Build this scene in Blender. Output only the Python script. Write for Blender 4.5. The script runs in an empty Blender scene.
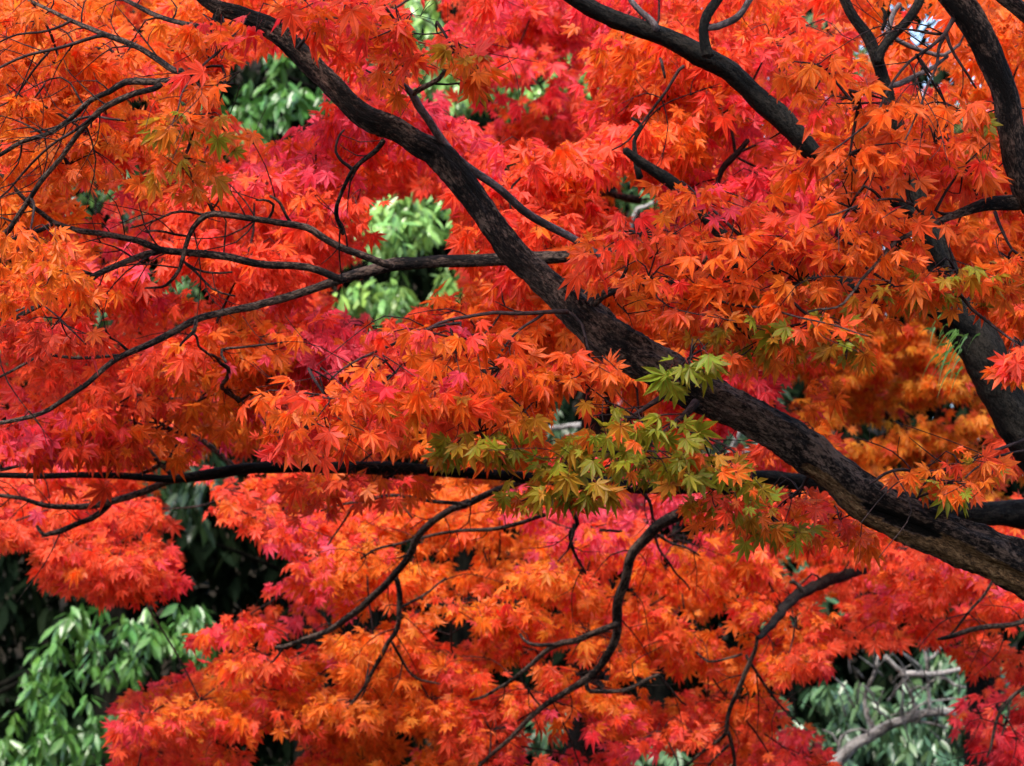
import bpy, math, random
import numpy as np
from mathutils import Vector, noise as mnoise

rng = np.random.default_rng(11)
random.seed(11)
scene = bpy.context.scene
C = scene.collection

# ------------------------------------------------------------------ camera
W, H = 1024, 766
FOC, SENS = 100.0, 36.0
FPX = W * FOC / SENS
PITCH = math.radians(8.0)
CAM = np.array([0.0, 0.0, 1.7])
cam_d = bpy.data.cameras.new('camera')
cam = bpy.data.objects.new('camera', cam_d)
C.objects.link(cam)
cam.location = CAM
cam.rotation_euler = (math.radians(90) + PITCH, 0, 0)
cam_d.lens, cam_d.sensor_width, cam_d.sensor_fit = FOC, SENS, 'HORIZONTAL'
cam_d.clip_end = 3000
cam_d.dof.use_dof = True
cam_d.dof.focus_distance = 5.2
cam_d.dof.aperture_fstop = 9.5
scene.camera = cam

# ------------------------------------------------------------------ light
SUN_EL, SUN_AZ = math.radians(57), math.radians(205)     # azimuth clockwise from +Y
world = bpy.data.worlds.new('World')
scene.world = world
world.use_nodes = True
wn = world.node_tree
bg = wn.nodes['Background']
sky = wn.nodes.new('ShaderNodeTexSky')
sky.sky_type = 'NISHITA'
sky.sun_disc = False
sky.sun_elevation = SUN_EL
sky.sun_rotation = SUN_AZ
sky.dust_density = 3.0
wn.links.new(sky.outputs[0], bg.inputs[0])
bg.inputs[1].default_value = 0.15
sun_d = bpy.data.lights.new('sun', 'SUN')
sun = bpy.data.objects.new('sun', sun_d)
C.objects.link(sun)
sun_d.energy = 1.5
sun_d.angle = math.radians(22)
sun_d.color = (1.0, 0.95, 0.88)
sdir = Vector((math.sin(SUN_AZ) * math.cos(SUN_EL), math.cos(SUN_AZ) * math.cos(SUN_EL), math.sin(SUN_EL)))
sun.rotation_euler = sdir.to_track_quat('Z', 'Y').to_euler()
vs = scene.view_settings
vs.view_transform = 'Standard'
vs.look = 'None'
vs.exposure = 1.98
vs.gamma = 1.0
scene.cycles.max_bounces = 8
scene.cycles.diffuse_bounces = 4
scene.cycles.transmission_bounces = 4
scene.cycles.glossy_bounces = 2

# ------------------------------------------------------------------ helpers
SP, CP = math.sin(PITCH), math.cos(PITCH)
def P(px, py, d):
    """photo pixel at a depth (metres along the view axis) -> world point(s)"""
    px, py, d = np.asarray(px, float), np.asarray(py, float), np.asarray(d, float)
    x = (px - W / 2) / FPX * d
    u = (H / 2 - py) / FPX * d
    return np.stack([x + CAM[0], d * CP - u * SP + CAM[1], d * SP + u * CP + CAM[2]], -1)
def proj(p):
    q = np.asarray(p, float) - CAM
    d = q[..., 1] * CP + q[..., 2] * SP
    u = -q[..., 1] * SP + q[..., 2] * CP
    return q[..., 0] / d * FPX + W / 2, H / 2 - u / d * FPX, d
def PX(d):
    return d / FPX                                   # metres per pixel at a depth

def tag(o, label=None, cat=None, group=None, kind=None):
    if label: o['label'] = label
    if cat: o['category'] = cat
    if group: o['group'] = group
    if kind: o['kind'] = kind
    return o
def empty(name, loc, label, cat, group=None):
    o = bpy.data.objects.new(name, None)
    o.empty_display_size = 0.3
    C.objects.link(o)
    o.location = loc
    return tag(o, label, cat, group)
def mesh_obj(name, verts, faces, mat, parent=None, base=(0, 0, 0), smooth=True, attrs=None):
    """verts (n,3) world; faces (m,k) array; parent sits at base"""
    verts = np.asarray(verts, float) - np.asarray(base)
    faces = np.asarray(faces, np.int32)
    me = bpy.data.meshes.new(name)
    n, k = faces.shape
    me.vertices.add(len(verts)); me.vertices.foreach_set('co', verts.ravel())
    me.loops.add(n * k); me.loops.foreach_set('vertex_index', faces.ravel())
    me.polygons.add(n)
    me.polygons.foreach_set('loop_start', np.arange(0, n * k, k, dtype=np.int32))
    me.polygons.foreach_set('use_smooth', np.full(n, smooth))
    me.update(calc_edges=True)
    for an, (typ, data) in (attrs or {}).items():
        a = me.attributes.new(an, typ, 'POINT')
        key = {'FLOAT_COLOR': 'color', 'FLOAT_VECTOR': 'vector', 'FLOAT': 'value'}[typ]
        a.data.foreach_set(key, np.asarray(data, np.float32).ravel())
    me.materials.append(mat)
    o = bpy.data.objects.new(name, me)
    C.objects.link(o)
    if parent: o.parent = parent
    return o

# ------------------------------------------------------------------ materials
def new_mat(name):
    m = bpy.data.materials.new(name)
    m.use_nodes = True
    nt = m.node_tree
    nt.nodes.clear()
    out = nt.nodes.new('ShaderNodeOutputMaterial')
    return m, nt, out
def ramp(nt, stops):
    r = nt.nodes.new('ShaderNodeValToRGB')
    el = r.color_ramp.elements
    while len(el) < len(stops): el.new(0.5)
    for e, (p, c) in zip(el, stops):
        e.position = p; e.color = (*c, 1)
    return r
def leaf_material(name, transl, rough, spec, vein_col=(0.30, 0.02, 0.015, 1), dry_col=(0.34, 0.055, 0.02, 1)):
    m, nt, out = new_mat(name)
    at = nt.nodes.new('ShaderNodeAttribute'); at.attribute_name = 'leaf_colour'
    geo = nt.nodes.new('ShaderNodeNewGeometry')
    nz = nt.nodes.new('ShaderNodeTexNoise'); nz.inputs['Scale'].default_value = 70; nz.inputs['Detail'].default_value = 3
    nt.links.new(geo.outputs['Position'], nz.inputs['Vector'])
    mr = nt.nodes.new('ShaderNodeMapRange'); mr.inputs['From Min'].default_value = 0.3; mr.inputs['From Max'].default_value = 0.7
    mr.inputs['To Min'].default_value = 0.72; mr.inputs['To Max'].default_value = 1.18
    nt.links.new(nz.outputs['Fac'], mr.inputs['Value'])
    mul = nt.nodes.new('ShaderNodeVectorMath'); mul.operation = 'SCALE'
    nt.links.new(at.outputs['Color'], mul.inputs[0]); nt.links.new(mr.outputs[0], mul.inputs['Scale'])
    # veins: the alpha of the leaf colour runs to 1 on the midribs
    rib = nt.nodes.new('ShaderNodeMapRange'); rib.inputs['From Min'].default_value = 0.78; rib.inputs['From Max'].default_value = 0.97
    rib.inputs['To Min'].default_value = 0.0; rib.inputs['To Max'].default_value = 0.35
    nt.links.new(at.outputs['Alpha'], rib.inputs['Value'])
    vein = nt.nodes.new('ShaderNodeMix'); vein.data_type = 'RGBA'
    vein.inputs['B'].default_value = vein_col
    nt.links.new(rib.outputs[0], vein.inputs['Factor']); nt.links.new(mul.outputs[0], vein.inputs['A'])
    # dry brown blotches
    bl = nt.nodes.new('ShaderNodeTexNoise'); bl.inputs['Scale'].default_value = 26; bl.inputs['Detail'].default_value = 5; bl.inputs['Roughness'].default_value = 0.65
    nt.links.new(geo.outputs['Position'], bl.inputs['Vector'])
    bm = nt.nodes.new('ShaderNodeMapRange'); bm.inputs['From Min'].default_value = 0.63; bm.inputs['From Max'].default_value = 0.72
    bm.inputs['To Max'].default_value = 0.7
    nt.links.new(bl.outputs['Fac'], bm.inputs['Value'])
    dry = nt.nodes.new('ShaderNodeMix'); dry.data_type = 'RGBA'
    dry.inputs['B'].default_value = dry_col
    nt.links.new(bm.outputs[0], dry.inputs['Factor']); nt.links.new(vein.outputs['Result'], dry.inputs['A'])
    p = nt.nodes.new('ShaderNodeBsdfPrincipled')
    p.inputs['Roughness'].default_value = rough
    p.inputs['Specular IOR Level'].default_value = spec
    nt.links.new(dry.outputs['Result'], p.inputs['Base Color'])
    t = nt.nodes.new('ShaderNodeBsdfTranslucent')
    nt.links.new(dry.outputs['Result'], t.inputs['Color'])
    mx = nt.nodes.new('ShaderNodeMixShader'); mx.inputs[0].default_value = transl
    nt.links.new(p.outputs[0], mx.inputs[1]); nt.links.new(t.outputs[0], mx.inputs[2])
    nt.links.new(mx.outputs[0], out.inputs['Surface'])
    return m
M_MAPLE = leaf_material('maple_leaf', 0.6, 0.46, 0.25)
M_EVER = leaf_material('evergreen_leaf', 0.2, 0.28, 0.42, (0.12, 0.2, 0.06, 1), (0.04, 0.06, 0.015, 1))
M_WOOD = leaf_material('shade_toned_leaf', 0.1, 0.8, 0.05, (0.01, 0.02, 0.01, 1), (0.01, 0.01, 0.005, 1))

def bark_material(name, dark, mid, light, bump=0.6, spec=0.12):
    m, nt, out = new_mat(name)
    at = nt.nodes.new('ShaderNodeAttribute'); at.attribute_name = 'bark'
    wd = nt.nodes.new('ShaderNodeAttribute'); wd.attribute_name = 'wood'
    def nz(scale, detail, rough=0.6):
        n = nt.nodes.new('ShaderNodeTexNoise')
        n.inputs['Scale'].default_value = scale; n.inputs['Detail'].default_value = detail
        n.inputs['Roughness'].default_value = rough
        nt.links.new(at.outputs['Vector'], n.inputs['Vector'])
        return n
    big, fine, grain = nz(30, 4), nz(210, 6, 0.75), nz(500, 4)
    r1 = ramp(nt, [(0.445, dark), (0.50, mid), (0.575, light)])
    mixv = nt.nodes.new('ShaderNodeMath'); mixv.operation = 'MULTIPLY_ADD'
    mixv.inputs[1].default_value = 0.55
    half = nt.nodes.new('ShaderNodeMath'); half.operation = 'MULTIPLY'; half.inputs[1].default_value = 0.45
    nt.links.new(big.outputs['Fac'], half.inputs[0])
    nt.links.new(fine.outputs['Fac'], mixv.inputs[0]); nt.links.new(half.outputs[0], mixv.inputs[2])
    nt.links.new(mixv.outputs[0], r1.inputs[0])
    patch = nz(7, 3)
    pm = nt.nodes.new('ShaderNodeMapRange'); pm.inputs['From Min'].default_value = 0.50; pm.inputs['From Max'].default_value = 0.62; pm.inputs['To Max'].default_value = 0.55
    nt.links.new(patch.outputs['Fac'], pm.inputs['Value'])
    pr = ramp(nt, [(0.40, mid), (0.56, tuple(min(1, c * 1.5) for c in light))])
    nt.links.new(fine.outputs['Fac'], pr.inputs[0])
    pmx = nt.nodes.new('ShaderNodeMix'); pmx.data_type = 'RGBA'
    nt.links.new(pm.outputs[0], pmx.inputs['Factor']); nt.links.new(r1.outputs[0], pmx.inputs['A']); nt.links.new(pr.outputs[0], pmx.inputs['B'])
    r2 = ramp(nt, [(0.38, (0.03, 0.018, 0.010)), (0.5, (0.17, 0.088, 0.036)), (0.66, (0.38, 0.23, 0.11))])
    nt.links.new(fine.outputs['Fac'], r2.inputs[0])
    mx = nt.nodes.new('ShaderNodeMix'); mx.data_type = 'RGBA'
    nt.links.new(wd.outputs['Fac'], mx.inputs['Factor'])
    nt.links.new(pmx.outputs['Result'], mx.inputs['A']); nt.links.new(r2.outputs[0], mx.inputs['B'])
    p = nt.nodes.new('ShaderNodeBsdfPrincipled')
    p.inputs['Roughness'].default_value = 0.8
    p.inputs['Specular IOR Level'].default_value = spec
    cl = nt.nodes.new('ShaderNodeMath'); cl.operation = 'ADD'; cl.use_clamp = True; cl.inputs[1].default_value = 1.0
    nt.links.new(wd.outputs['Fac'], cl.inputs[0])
    hollow_shade = nt.nodes.new('ShaderNodeVectorMath'); hollow_shade.operation = 'SCALE'  # negative wood darkens the colour: painted shade inside the hollow
    nt.links.new(mx.outputs['Result'], hollow_shade.inputs[0]); nt.links.new(cl.outputs[0], hollow_shade.inputs['Scale'])
    nt.links.new(hollow_shade.outputs[0], p.inputs['Base Color'])
    add = nt.nodes.new('ShaderNodeMath'); add.operation = 'ADD'
    nt.links.new(fine.outputs['Fac'], add.inputs[0]); nt.links.new(grain.outputs['Fac'], add.inputs[1])
    bp = nt.nodes.new('ShaderNodeBump'); bp.inputs['Strength'].default_value = bump; bp.inputs['Distance'].default_value = 0.02
    nt.links.new(add.outputs[0], bp.inputs['Height'])
    nt.links.new(bp.outputs[0], p.inputs['Normal'])
    nt.links.new(p.outputs[0], out.inputs['Surface'])
    return m
M_BARK = bark_material('maple_bark', (0.003, 0.002, 0.002), (0.022, 0.014, 0.011), (0.165, 0.108, 0.082), 1.0)
M_MOSSY = bark_material('dark_mossy_bark', (0.0015, 0.0015, 0.0013), (0.006, 0.005, 0.004), (0.036, 0.029, 0.022), 1.0)
M_EVBARK = bark_material('evergreen_bark', (0.002, 0.002, 0.002), (0.004, 0.004, 0.003), (0.012, 0.011, 0.008), 0.3, 0.0)
M_TWIG = bark_material('twig_bark', (0.007, 0.004, 0.004), (0.02, 0.011, 0.010), (0.05, 0.03, 0.028), 0.3)
M_SMOOTH = bark_material('smooth_grey_bark', (0.02, 0.015, 0.015), (0.055, 0.042, 0.042), (0.11, 0.09, 0.09), 0.3)
M_PALE = bark_material('pale_dead_wood', (0.05, 0.045, 0.04), (0.22, 0.20, 0.18), (0.42, 0.39, 0.36), 0.6)

# ------------------------------------------------------------------ branches
def smooth_path(pts, step):
    """pts rows (x,y,z,r): Catmull-Rom resampled about every step metres"""
    pts = np.asarray(pts, float)
    if len(pts) < 2: return pts
    e = np.vstack([2 * pts[0] - pts[1], pts, 2 * pts[-1] - pts[-2]])
    out = []
    for i in range(1, len(e) - 2):
        p0, p1, p2, p3 = e[i - 1:i + 3]
        n = max(2, int(np.linalg.norm((p2 - p1)[:3]) / step))
        t = np.linspace(0, 1, n, endpoint=False)[:, None]
        out.append(0.5 * (2 * p1 + (p2 - p0) * t + (2 * p0 - 5 * p1 + 4 * p2 - p3) * t ** 2 + (3 * p1 - p0 - 3 * p2 + p3) * t ** 3))
    out.append(e[-2][None])
    r = np.vstack(out)
    r[:, 3] = np.maximum(r[:, 3], 0.0006)
    return r
def tube(path, sides, rough=0.0, seed=0.0, off=0, wood=None, knots=()):
    """ring tube -> verts, quads, bark coords, wood mask (negative: painted shade)"""
    c, r = path[:, :3], path[:, 3]
    n = len(c)
    tan = np.gradient(c, axis=0)
    tan /= np.linalg.norm(tan, axis=1)[:, None] + 1e-9
    ref = np.array([0.05, 1.0, 0.1])
    a = np.cross(tan, ref); a /= np.linalg.norm(a, axis=1)[:, None] + 1e-9
    b = np.cross(a, tan)                             # roughly towards/away from +Y
    th = np.linspace(0, 2 * math.pi, sides, endpoint=False)
    s = np.concatenate([[0], np.cumsum(np.linalg.norm(np.diff(c, axis=0), axis=1))])
    rr = np.repeat(r[:, None], sides, 1)
    wd = np.zeros((n, sides))
    if rough > 0:
        for i in range(n):
            for j in range(sides):
                ct, st = math.cos(th[j]), math.sin(th[j])
                v = mnoise.fractal(Vector((ct * 1.6 + seed, st * 1.6, s[i] * 9.0)), 0.9, 2.1, 4)
                v2 = mnoise.noise(Vector((ct * 4 + seed, st * 4, s[i] * 30)))
                v3 = 1 - 2 * abs(mnoise.noise(Vector((ct * 5.5 + seed, st * 5.5, s[i] * 42))))
                rr[i, j] *= 1 + rough * (0.17 * v + 0.07 * v2 + 0.06 * v3)
    if wood is not None:
        wd, rr = wood(s / s[-1], th, rr, wd)
    v = c[:, None] + (a[:, None] * np.cos(th)[None, :, None] + b[:, None] * np.sin(th)[None, :, None]) * rr[..., None]
    bark = np.stack([np.cos(th)[None] * r[:, None] + seed, np.sin(th)[None] * r[:, None],
                     np.repeat(s[:, None] * 0.42, sides, 1)], -1)
    idx = np.arange(n * sides).reshape(n, sides)
    q = np.stack([idx[:-1], np.roll(idx[:-1], -1, 1), np.roll(idx[1:], -1, 1), idx[1:]], -1).reshape(-1, 4)
    v = v.reshape(-1, 3)
    # end caps: shrink to a point
    return v, q + off, bark.reshape(-1, 3), wd.ravel()
def cap_path(path):
    a, b = path[0].copy(), path[-1].copy()
    ta = path[0, :3] - path[1, :3]; tb = path[-1, :3] - path[-2, :3]
    a[:3] += ta / (np.linalg.norm(ta) + 1e-9) * a[3] * 0.5; a[3] = 0.0004
    b[:3] += tb / (np.linalg.norm(tb) + 1e-9) * b[3] * 0.7; b[3] = 0.0004
    return np.vstack([a, path, b])
def wobble(path, amp, seed):
    p = path.copy()
    for i in range(1, len(p) - 1):
        q = Vector(p[i, :3]) * 9
        p[i, :3] += np.array(mnoise.noise_vector(q + Vector((seed, 0, 0)))) * amp
    return p
def px_path(pts, d0, d1):
    """[(px,py,width_px),...] with depth d0 at the first and d1 at the last point"""
    pts = np.asarray(pts, float)
    seg = np.concatenate([[0], np.cumsum(np.hypot(*np.diff(pts[:, :2], axis=0).T))])
    d = d0 + (d1 - d0) * seg / max(seg[-1], 1e-6)
    return np.column_stack([P(pts[:, 0], pts[:, 1], d), pts[:, 2] / 2 * PX(d)])

def side_twigs(path, per_m):
    """thin forked side twigs along a branch, alternating, starting inside it"""
    out = []
    s = np.concatenate([[0], np.cumsum(np.linalg.norm(np.diff(path[:, :3], axis=0), axis=1))])
    n = int(s[-1] * per_m)
    sgn = 1
    for f in np.sort(rng.uniform(0.12, 1.0, n)):
        i = int(np.clip(np.searchsorted(s, f * s[-1]), 1, len(path) - 2))
        if path[i, 3] > 0.016: continue
        t = unit(path[min(i + 2, len(path) - 1), :3] - path[i - 1, :3])
        sgn = -sgn
        a = sgn * rng.uniform(0.5, 1.15)
        d = np.array([t[0] * math.cos(a) - t[2] * math.sin(a), t[1] + rng.normal(-0.1, 0.25), t[0] * math.sin(a) + t[2] * math.cos(a)])
        L = rng.uniform(0.05, 0.19)
        p0 = path[i, :3]; r = min(path[i, 3] * 0.5, rng.uniform(0.0013, 0.0022))
        side = np.array([-d[2], 0, d[0]])
        p1 = p0 + d * L * .5 + side * rng.normal(0, .12) * L
        p2 = p0 + d * L + side * rng.normal(0, .25) * L + t * L * .25
        out.append(smooth_path(np.array([[*p0, r], [*p1, r * .8], [*p2, .0006]]), 0.03))
        for _ in range(rng.integers(0, 3)):
            q0 = p0 * .3 + p1 * .7 if rng.uniform() < .5 else p1 * .5 + p2 * .5
            e = q0 + unit(d + side * rng.choice([-1, 1]) * rng.uniform(.5, 1.0)) * L * rng.uniform(.3, .6) + np.array([0, rng.normal(0, .02), 0])
            out.append(smooth_path(np.array([[*q0, r * .6], [*((q0 + e) / 2 + side * .04 * L), r * .5], [*e, .0005]]), 0.03))
    return out
class Tree:
    def __init__(self, name, base, label, cat, group=None):
        self.base = np.array(base, float)
        self.root = empty(name, base, label, cat, group)
        self.skel = []                               # points sprays can grow from
        self.vis = []                                # (px polyline, half width, depth)
    def branch(self, pts, d0, d1, mat, name='branch', parent=None, sides=8, rough=0.0, step=0.03, wob=0.0, wood=None, label=None, twiggy=0):
        pts = [(p[0], p[1], p[2]) for p in pts]
        return self.world_branch(px_path(pts, d0, d1), mat, name, parent, sides, rough, step, wob, wood, label, twiggy)
    def world_branch(self, wp, mat, name='branch', parent=None, sides=8, rough=0.0, step=0.03, wob=0.0, wood=None, label=None, twiggy=0):
        path = smooth_path(wp, step)
        if wob: path = wobble(path, wob, len(self.skel) * 3.7)
        self.skel.append(path[::max(1, int(0.05 / step))].copy())
        v, q, bk, wd = tube(cap_path(path), sides, rough, len(self.skel) * 1.37, 0, wood)
        if twiggy:
            for tp in side_twigs(path, twiggy):
                v2, q2, b2, w2 = tube(tp, 4, 0, 0, len(v))
                v, q, bk, wd = np.vstack([v, v2]), np.vstack([q, q2]), np.vstack([bk, b2]), np.concatenate([wd, w2])
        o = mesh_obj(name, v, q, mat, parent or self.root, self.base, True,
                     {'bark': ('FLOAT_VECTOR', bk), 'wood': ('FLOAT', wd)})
        if label: o['label'] = label
        return o

def tubes_mesh(paths, sides=4):
    V, Q, B = [], [], []
    off = 0
    for p in paths:
        v, q, b, _ = tube(p, sides, 0, 0, off)
        V.append(v); Q.append(q); B.append(b); off += len(v)
    return np.vstack(V), np.vstack(Q), np.vstack(B)

# ------------------------------------------------------------------ leaves
# maple leaf template: x across, y towards the tip, z normal; 1 = petiole joint to tip
LOBES = [(0, 1.0, 0.143), (37, 0.94, 0.138), (-37, 0.94, 0.138), (74, 0.76, 0.115), (-74, 0.76, 0.115), (116, 0.45, 0.075), (-116, 0.45, 0.075)]
def maple_template():
    lob = sorted(LOBES)
    v = [(0, 0, 0, 0)]
    notch = []
    angs = [l[0] for l in lob]
    for k in range(len(lob) + 1):
        if k == 0: a, r = angs[0] - 30, 0.12
        elif k == len(lob): a, r = angs[-1] + 30, 0.12
        else:
            a = (angs[k - 1] + angs[k]) / 2
            r = 0.33 * min(1, 0.25 + 0.6 * (lob[k - 1][1] + lob[k][1]) / 1.4)
        a = math.radians(a)
        notch.append(len(v)); v.append((math.sin(a) * r, math.cos(a) * r, 0.02, r))
    q = []
    for k, (a, L, w) in enumerate(lob):
        a = math.radians(a)
        d = np.array([math.sin(a), math.cos(a)]); s = np.array([math.cos(a), -math.sin(a)])
        i = len(v)
        m = d * L * 0.54
        v.append((*(m - s * w), 0.025, 0.6 * L)); v.append((*(d * L), -0.02, L)); v.append((*(m + s * w), 0.025, 0.6 * L))
        q.append((0, i + 1, i, notch[k])); q.append((0, notch[k + 1], i + 2, i + 1))
    # petiole: a narrow ribbon folded to a V
    i = len(v)
    v += [(-0.012, -0.05, 0.0, -1), (0.012, -0.05, 0.0, -1), (0.012, -0.5, 0.10, -1), (-0.012, -0.5, 0.10, -1)]
    q.append((i, i + 1, i + 2, i + 3))
    v = np.array(v)
    # droop with distance from the joint
    r2 = v[:, 0] ** 2 + v[:, 1] ** 2
    v[:, 2] -= np.where(v[:, 3] >= 0, 0.22 * r2, 0)
    return v, np.array(q)
MT_V, MT_Q = maple_template()
MT_RIB = np.zeros(len(MT_V)); MT_RIB[0] = 1.0; MT_RIB[MT_Q[:-1:2, 1]] = 1.0
def unit(a):
    return a / (np.linalg.norm(a, axis=-1, keepdims=True) + 1e-9)
def maple_leaves(pos, tip, nor, size, col, tipcol):
    """arrays of n leaves -> verts, quads, colours"""
    n = len(pos)
    t = unit(tip)
    nrm = unit(nor - (nor * t).sum(1, keepdims=True) * t)
    s = np.cross(t, nrm)
    tv = np.repeat(MT_V[None, :, :3], n, 0)
    curl = rng.normal(1.2, 1.1, n)
    tv[:, :, 2] *= curl[:, None]
    tv[:, :, 2] += np.abs(tv[:, :, 0]) * rng.normal(0.05, 0.30, n)[:, None] + tv[:, :, 0] * tv[:, :, 1] * rng.normal(0, 0.25, n)[:, None]
    tv[:, :, 1] *= rng.uniform(0.85, 1.12, n)[:, None]
    tv[:, :, 0] *= rng.uniform(0.72, 1.05, n)[:, None]
    tv[:, :, 2] += rng.normal(0, 0.035, tv.shape[:2])
    v = pos[:, None] + size[:, None, None] * (tv[:, :, :1] * s[:, None] + tv[:, :, 1:2] * t[:, None] + tv[:, :, 2:] * nrm[:, None])
    k = len(MT_V)
    q = MT_Q[None] + (np.arange(n) * k)[:, None, None]
    w = np.clip(MT_V[:, 3], 0, 1)[None, :, None]
    c = col[:, None] * (1 - 0.6 * w) + tipcol[:, None] * 0.6 * w
    pet = (MT_V[:, 3] < 0)
    c[:, pet] = np.array([0.25, 0.03, 0.02])
    return v.reshape(-1, 3), q.reshape(-1, 4), np.concatenate([c.reshape(-1, 3), np.tile(MT_RIB, n)[:, None]], 1)

PAL = {'O': (0.83, 0.150, 0.016), 'Y': (0.83, 0.225, 0.018), 'R': (0.83, 0.078, 0.026), 'C': (0.82, 0.045, 0.055),
       'P': (0.82, 0.070, 0.105), 'G': (0.25, 0.260, 0.018), 'L': (0.22, 0.31, 0.025), 'g': (0.46, 0.22, 0.018), 'D': (0.55, 0.06, 0.03)}
NEXT = {'O': 'ORYO', 'Y': 'OYYO', 'R': 'RCRO', 'C': 'RCPC', 'P': 'CPRP', 'G': 'GgGL', 'L': 'GLL', 'g': 'OgG', 'D': 'RD'}
def leaf_colours(letters):
    n = len(letters)
    out = np.empty((n, 3)); tip = np.empty((n, 3))
    for i, ch in enumerate(letters):
        a = np.array(PAL[ch]); b = np.array(PAL[random.choice(NEXT[ch])])
        f = random.random() * 0.8
        c = a * (1 - f) + b * f
        c = c * random.uniform(0.82, 1.06)
        out[i] = c
        tip[i] = c * np.array([1.0, 0.78, 0.95]) if ch not in 'GLg' else c * np.array([1.15, 0.9, 0.8])
    return np.clip(out, 0, 0.85), np.clip(tip, 0, 0.85)

# what colours the foliage has across the picture (32 px cells; lower case = thin foliage, . = open)
GRID = """
OoOROOOORRRR..RCRRCCRRRoRROooOOO
OOoOORRORRRR..CCCCCOOORrRrROoooO
oOORYOoo..RRr..CCCOOORRrrROOROoO
YOOYYOOo..PPPPP..cRCROOCCrrOOoOO
OYORoORr.PPRRPPRRRRROORCrCROoOOR
oOORrORrPPRRRRRRROORROrCccORoORR
YORrrRRRRRr...RRRRR..PCcCPOOOOOR
YYOPRRRRRRR...RRRROrrPRRROOOOOOO
OYORPRRRRRr...RRROOORRRROOOOOOOO
OOORrRRrRRr..rOROOOOOOORROOOOOOO
RrRRrRoOoPPPrOOOOOOOOOOCcROORROO
rRRrRROOYPPPPOOOOOOOOrCCPrYOOORR
rRRRROYOOPROOOROO..rOCCc.YOOOOOR
PRRROOYOPROROOYOO..rrrr.rOOOROOR
RPRROOPROROOOOROOOrrrrr.COOYOORR
RRRRr..RRORRROOOOPPPPPRRRRROOORR
RRRRR.r.RPRROOOOPPPPPPORORRRRRRR
.RRRR...PROrOOOOOORROOORRRRRRRPP
...RRC..rPOOOOOYOOOOROOOrRRPRRRR
......CRRPOOrOrOOrOROORROORRRRRR
....CCRRrrOOOrrRRROORROORRr...RR
...CRROOROOOOOROROOOROOORRr...CR
...CROORrOOOOORRrrOrRrRRRCr...CC
...CRRRr.RROOOR.rPCCrRRRCCr...CC
""".split()
assert len(GRID) == 24 and all(len(r) == 32 for r in GRID), [len(r) for r in GRID]
HOLES = [
    [(-80, 545), (40, 553), (46, 600), (100, 602), (150, 608), (183, 592), (183, 565), (167, 540), (160, 508), (150, 490), (225, 480), (220, 497), (208, 520), (214, 535), (245, 535), (262, 522), (255, 545), (258, 560), (297, 560), (290, 585), (240, 602), (180, 645), (115, 685), (95, 728), (118, 738), (116, 800), (-80, 800)],
    [(246, 800), (250, 735), (285, 732), (303, 748), (303, 800)],
    [(434, 620), (475, 618), (485, 628), (450, 658), (440, 660), (428, 640)],
    [(290, 640), (326, 637), (318, 660), (295, 666)],
    [(366, 212), (398, 195), (446, 197), (458, 240), (456, 270), (430, 292), (398, 322), (368, 326), (328, 316), (330, 290), (360, 284), (362, 262), (378, 252)],
    [(212, 98), (240, 80), (262, 50), (318, 66), (332, 92), (306, 136), (272, 152), (252, 138), (236, 128)],
    [(402, 5), (440, -5), (446, 30), (430, 50), (408, 45)],
    [(360, 52), (385, 62), (380, 85), (362, 80)],
    [(410, 72), (440, 62), (470, 95), (475, 105), (430, 106), (408, 92)],
    [(480, 86), (545, 85), (548, 104), (500, 108)],
    [(598, 184), (630, 178), (652, 196), (640, 215), (606, 212)],
    [(92, 190), (122, 184), (125, 205), (105, 222), (60, 220), (62, 206)],
    [(122, 168), (150, 162), (152, 184), (128, 190)],
    [(548, 398), (578, 393), (582, 430), (568, 450), (545, 442)],
    [(772, 388), (812, 372), (806, 405), (784, 425), (765, 412)],
    [(724, 428), (762, 440), (766, 458), (740, 462)],
    [(833, 655), (862, 646), (930, 650), (962, 668), (972, 700), (950, 722), (955, 755), (965, 800), (836, 800), (815, 735), (805, 700), (825, 685)],
    [(518, 735), (545, 722), (548, 740), (530, 800), (515, 800)],
    [(568, 716), (584, 710), (582, 738), (572, 740)],
    [(636, 752), (700, 748), (702, 800), (632, 800)],
    [(772, 568), (806, 564), (806, 582), (780, 590)],
    [(786, 600), (802, 598), (802, 630), (790, 636)],
    [(905, 12), (940, 6), (948, 30), (925, 55), (905, 50)],
    [(905, 80), (940, 62), (950, 80), (920, 100)],
    [(140, 262), (155, 258), (158, 276), (142, 280)],
    [(165, 282), (200, 276), (208, 298), (180, 304)],
    [(90, 312), (120, 306), (118, 336), (98, 338)],
    [(40, 316), (56, 314), (54, 332), (42, 332)],
    [(120, 100), (142, 102), (140, 118), (122, 118)],
    [(868, 318), (900, 310), (905, 326), (880, 334)],
    [(940, 130), (970, 122), (975, 140), (948, 146)],
    [(505, 668), (520, 664), (522, 680), (508, 682)],
    [(540, 612), (560, 606), (566, 622), (546, 628)],
]
hr = random.Random(5)
def specks(n, x0, x1, y0, y1):
    for _ in range(n):
        x, y = hr.uniform(x0, x1), hr.uniform(y0, y1); a, b = hr.uniform(6, 11), hr.uniform(5, 9); t0 = hr.uniform(0, 6)
        HOLES.append([(x + a * hr.uniform(.6, 1.3) * math.cos(t0 + k), y + b * hr.uniform(.6, 1.3) * math.sin(t0 + k)) for k in range(6)])
specks(26, 300, 800, 500, 740); specks(14, 0, 330, 200, 345); specks(16, 690, 1000, 0, 130); specks(8, 820, 960, 320, 440); specks(8, 480, 700, 40, 240)
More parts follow.
